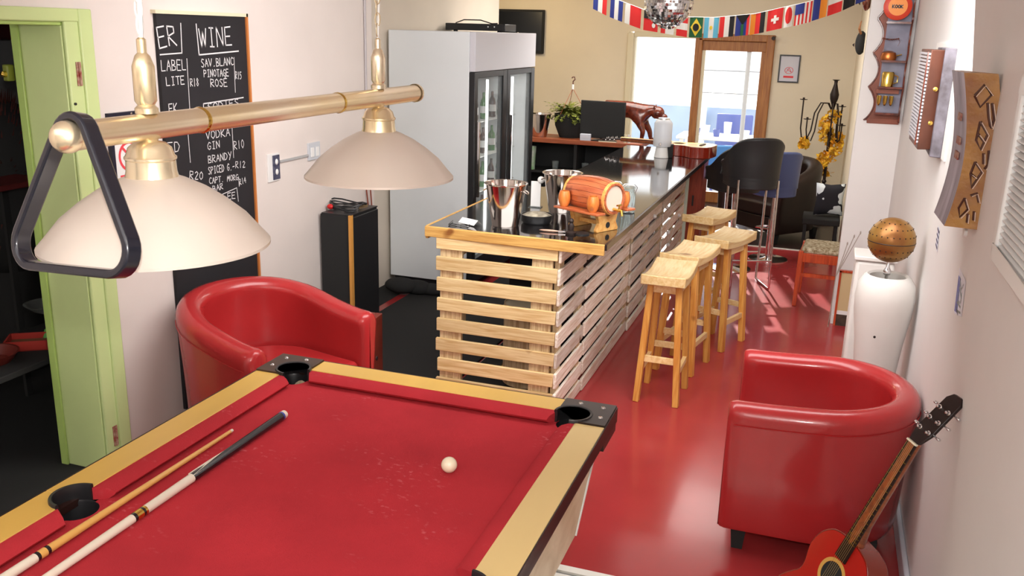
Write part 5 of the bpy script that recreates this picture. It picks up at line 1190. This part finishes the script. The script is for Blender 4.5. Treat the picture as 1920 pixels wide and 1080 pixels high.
# louvred vent
vn = thing('louvred_heater', 'white louvred heater panel at the right edge of the right wall', 'heater', (WR, 0, 0))
y0, y1, z0, z1 = 1.65, 2.74, 1.525, 2.03
fr = MB(); e = .045; fr.box(-.045, -.001, y0, y1, z0, z0 + e); fr.box(-.045, -.001, y0, y1, z1 - e, z1); fr.box(-.045, -.001, y0, y0 + e, z0 + e, z1 - e); fr.box(-.045, -.001, y1 - e, y1, z0 + e, z1 - e)
fr.build('housing', M_white, vn, bevel=.008, seg=3)
B(-.01, -.002, y0 + e, y1 - e, z0 + e, z1 - e).build('backplate', mat('vent_dark', (70, 70, 90), .7), vn)
lv0 = None
for k in range(24):
    z = z0 + e + .006 + k * .0178
    if lv0 is None: lv0 = MB().add([(-.038, y0 + e, 0), (-.038, y1 - e, 0), (-.012, y1 - e, .012), (-.012, y0 + e, .012), (-.038, y0 + e, -.003), (-.038, y1 - e, -.003), (-.012, y1 - e, .009), (-.012, y0 + e, .009)], [(0, 1, 2, 3), (4, 7, 6, 5), (0, 4, 5, 1), (3, 2, 6, 7)]).build('louvre', M_white, vn); lv = lv0
    else: lv = lv0.copy(); COL.objects.link(lv)
    lv.location = (0, 0, z)
# stickers on right wall
st = thing('blue_sticker', 'blue and black printed sticker on the right wall', 'sticker', (WR, 0, 0))
MB().add([(-.0015, 3.30, 1.20), (-.0015, 3.47, 1.165), (-.0015, 3.51, 1.325), (-.0015, 3.33, 1.318)], [(0, 1, 2, 3)]).build('backing', mat('sticker_white', (222, 224, 236), .5), st, smooth=False, fix=False)
MB().add([(-.002, 3.40, 1.185), (-.002, 3.465, 1.175), (-.002, 3.50, 1.30), (-.002, 3.44, 1.30)], [(0, 1, 2, 3)]).build('blue_band', mat('sticker_blue', (90, 96, 170), .5), st, smooth=False, fix=False)
tt = MB(); 
for P in ([(3.46, 1.30), (3.40, 1.27), (3.36, 1.30)], [(3.44, 1.27), (3.36, 1.25)], [(3.45, 1.25), (3.42, 1.22), (3.36, 1.235), (3.37, 1.265)], [(3.44, 1.215), (3.35, 1.22)], [(3.42, 1.19), (3.33, 1.205)], [(3.44, 1.20), (3.38, 1.185)]): ribbon(tt, P, .008, lambda u, v: (-.0026, u, v))
tt.build('print', M_blk, st, smooth=False, clean=False)
st = thing('small_sticker', 'small white sticker with dark bars under the ribbed instrument', 'sticker', (WR, 0, 0))
MB().add([(-.0015, 4.16, 1.235), (-.0015, 4.24, 1.25), (-.0015, 4.27, 1.335), (-.0015, 4.20, 1.33)], [(0, 1, 2, 3)]).build('backing', MATS['sticker_white'], st, smooth=False, fix=False)
tt = MB()
for k in range(4): ribbon(tt, [(4.18 + k * .006, 1.25 + k * .022), (4.245 + k * .006, 1.258 + k * .022)], .01, lambda u, v: (-.0025, u, v))
tt.build('print', mat('sticker_navy', (50, 50, 90), .5), st, smooth=False, clean=False)
# vase and globe
vs_ = thing('tall_white_pot', 'tall white shouldered pot in the corner behind the red armchair', 'pot', (.372, 4.58, 0))
MB().lathe([(0, 0), (.085, 0), (.09, .02), (.085, .2), (.092, .45), (.112, .68), (.134, .84), (.138, .91), (.13, .975), (.108, 1.01), (.094, 1.02), (.082, 1.012), (.08, .99), (.1, .9), (.05, .6), (0, .6)], 44).build('body', M_vase, vs_)
MB().lathe([(0, .004), (.006, .003), (.006, 0)], 12, (-.03, -.132, .74), (-.2, -1, 0)).build('drain_dot', M_iron, vs_)
gb = thing('brass_globe', 'perforated brass globe lamp standing above the white pot mouth', 'globe', (.366, 4.58, .985))
M_glb = mat('aged_brass_globe', (178, 142, 70), .35, metal=.55, rgb2=(132, 84, 44), scale=4)
MB().ball((0, 0, .205), .108, 40, 22).build('sphere', M_glb, gb)
MB().lathe([(.108, -.002), (.1095, 0), (.108, .002)], 40, (0, 0, .20)).build('seam_band', M_iron, gb)
for k, (ph, n_) in enumerate(((.62, 16), (.95, 22), (1.3, 24), (1.95, 24), (2.3, 20))):
    hb = MB()
    for j in range(n_):
        th = 2 * PI * j / n_; p = Vector((math.sin(ph) * math.cos(th), math.sin(ph) * math.sin(th), math.cos(ph))); hb.ball(p * .1075 + Vector((0, 0, .205)), .0035, 6, 4)
    hb.build('perforation_ring', M_iron, gb)
MB().lathe([(0, -.2), (.006, -.2), (.008, .03), (.016, .035), (.019, .05), (.014, .062), (.01, .068), (.006, .10)], 18).build('stem', M_chrome, gb)
# second white pot behind
v2 = thing('white_plinth', 'slim white square plinth behind the shouldered pot', 'plinth', (.345, 5.2, 0))
B(-.10, .10, -.10, .10, 0, .96).build('column', M_vase, v2, bevel=.02, seg=3); B(-.11, .11, -.11, .11, .96, .985).build('cap', M_vase, v2, bevel=.006)
# low panel painted as a room view at the wall end, twigs
fp = thing('low_view_panel', 'low panel painted as a room view in thin red-brown frame standing at the wall end', 'view panel', (.315, 7.05, 0))  # flat colour bands paint a view of wall, skirting and floor
B(-.065, .075, 0, .02, .12, .42).build('upper_field', mat('tan_field', (200, 176, 132), .6), fp); B(-.065, .075, -.003, .02, .09, .12).build('white_band', M_white, fp); B(-.065, .075, 0, .02, .0, .09).build('lower_field', mat('dark_field', (84, 64, 52), .6, var=.3, scale=20), fp)
fr = MB(); fr.box(-.08, -.065, -.01, .025, 0, .43); fr.box(.075, .085, -.01, .025, 0, .43); fr.box(-.08, .085, -.01, .025, .42, .435); fr.build('frame', M_orw, fp)
tw = thing('silver_twigs', 'thin silvery dried twigs standing beside the white wall end', 'twigs', (.20, 6.98, 0))
for k, (dx, dz) in enumerate(((.10, .72), (.14, .75), (.06, .66))):
    s_ = MB().tube([(0, 0, 0), (.01, .0, .4), (dx * .7, -.02, dz * .85), (dx, -.02, dz)], .003, 6).build('twig', mat('silver_twig', (170, 160, 150), .4), tw)
    MB().ball((dx, -.02, dz), .008, 8, 6, (.7, .7, 1.6)).build('bud', MATS['silver_twig'], s_)

# ================================================================== BACK ROOM THINGS (seen through the green doorway)
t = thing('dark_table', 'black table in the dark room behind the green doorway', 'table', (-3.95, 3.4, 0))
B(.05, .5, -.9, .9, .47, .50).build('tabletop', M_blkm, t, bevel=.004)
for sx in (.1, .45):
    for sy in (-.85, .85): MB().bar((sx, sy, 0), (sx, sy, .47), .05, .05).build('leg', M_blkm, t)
t = thing('red_tray', 'red rectangular tray with brown lining on the dark table', 'tray', (-3.67, 3.30, .50), math.radians(35))
M_rt = mat('red_tray_plastic', (168, 52, 44), .4)
tm = MB(); a_, b_ = .10, .075
tm.box(-a_, a_, -b_, b_, 0, .006); tm.box(-a_, -a_ + .008, -b_, b_, 0, .05); tm.box(a_ - .008, a_, -b_, b_, 0, .05); tm.box(-a_, a_, -b_, -b_ + .008, 0, .05); tm.box(-a_, a_, b_ - .008, b_, 0, .05); tm.build('tray', M_rt, t)
B(-a_ + .01, a_ - .01, -b_ + .01, b_ - .01, .006, .02).build('lining', mat('brown_lining', (120, 84, 56), .8), t)
t = thing('red_basin', 'dark red oval dish at the left of the red tray', 'dish', (-3.66, 3.06, .50)); MB().lathe([(0, 0), (.09, 0), (.13, .05), (.12, .05), (.085, .008), (0, .008)], 28).build('dish', mat('dark_red_dish', (110, 42, 34), .4), t)
t = thing('glass_bowl', 'clear glass bowl on a stand behind the red tray', 'bowl', (-3.74, 3.50, .50)); MB().lathe([(0, 0), (.03, 0), (.012, .02), (.012, .10), (.07, .13), (.105, .16), (.11, .165), (.10, .165), (.06, .138), (0, .12)], 28).build('bowl', M_glassj, t)
o = MB().lathe([(0, 0), (.02, .01), (.005, .06), (0, .065)], 10).build('green_leaf_cutting', mat('leaf_green', (80, 150, 60), .5)); o.location = (-3.66, 3.40, .50); tag(o, 'tiny green plant cutting beside the red tray', 'plant')
t = thing('dried_bush', 'dark spiky dried plant behind the green doorway', 'plant', (-4.55, 4.05, .5))
MB().lathe([(0, -.5), (.13, -.5), (.16, .3), (.14, .3), (0, .28)], 20).build('pot', M_blkm, t)
MB().ball((0, 0, .62), .40, 24, 14, (1, 1, 1.3)).build('core', M_blkm, t)
sp2 = MB()
for k in range(700):
    a_ = random.uniform(0, 2 * PI); el = random.uniform(-.6, PI / 2); d_ = Vector((math.cos(el) * math.cos(a_), math.cos(el) * math.sin(a_), math.sin(el) * 1.3)); c_ = Vector((0, 0, .62)); sd = d_.cross(Vector((0, 0, 1))).normalized() * .006
    sp2.add([c_ + d_ * .38 - sd, c_ + d_ * .38 + sd, c_ + d_ * .46], [(0, 1, 2)])
o = sp2.build('spikes', mat('dark_red_spike', (84, 40, 34), .8), t, smooth=False, clean=False); o['kind'] = 'stuff'
t = thing('red_valance', 'dark red fabric pelmet hanging high in the back room', 'pelmet', (-4.95, 4.1, 1.96)); B(0, .06, -1.6, .6, 0, .5).build('cloth', mat('dark_red_cloth', (84, 26, 28), .8, var=.2), t, bevel=.01); B(.0, .08, -1.6, .6, .5, .53).build('rail', M_iron, t)
t = thing('red_shelf', 'dark red shelf ledge in the room behind the doorway', 'shelf', (-3.92, 3.3, 1.24)); B(-.25, .0, -.5, .5, 0, .03).build('board', mat('dark_red_board', (90, 26, 26), .6), t, bevel=.004)
for sy in (-.4, .4): B(-.25, -.23, sy - .02, sy + .02, -1.24, 0).build('upright', M_blkm, t)
for k, (y, lb) in enumerate([(3.02, 'left'), (3.25, 'middle'), (3.47, 'right')]):
    g_ = thing('wine_glass', lb + ' wine glass on the dark red shelf behind the doorway', 'glass', (-3.98, y, 1.27), 0, 'wine glasses in the back room')
    MB().lathe([(0, 0), (.03, .002), (.004, .008), (.004, .08), (.03, .11), (.036, .15), (.028, .19), (.026, .19), (.033, .15), (.027, .112), (0, .09)], 20).build('glass', M_glassj, g_)
o = thing('green_door_latch', 'small olive green latch block in the upper doorway', 'latch', (WL - .275, 3.10, 1.86)); B(-.03, 0, -.02, .02, -.03, .04).build('block', mat('olive_latch', (110, 120, 40), .4), o, bevel=.006); MB().lathe([(0, .02), (.012, .015), (.014, 0)], 12, (-.015, -.02, 0), (0, -1, 0)).build('knob', M_brass, o)
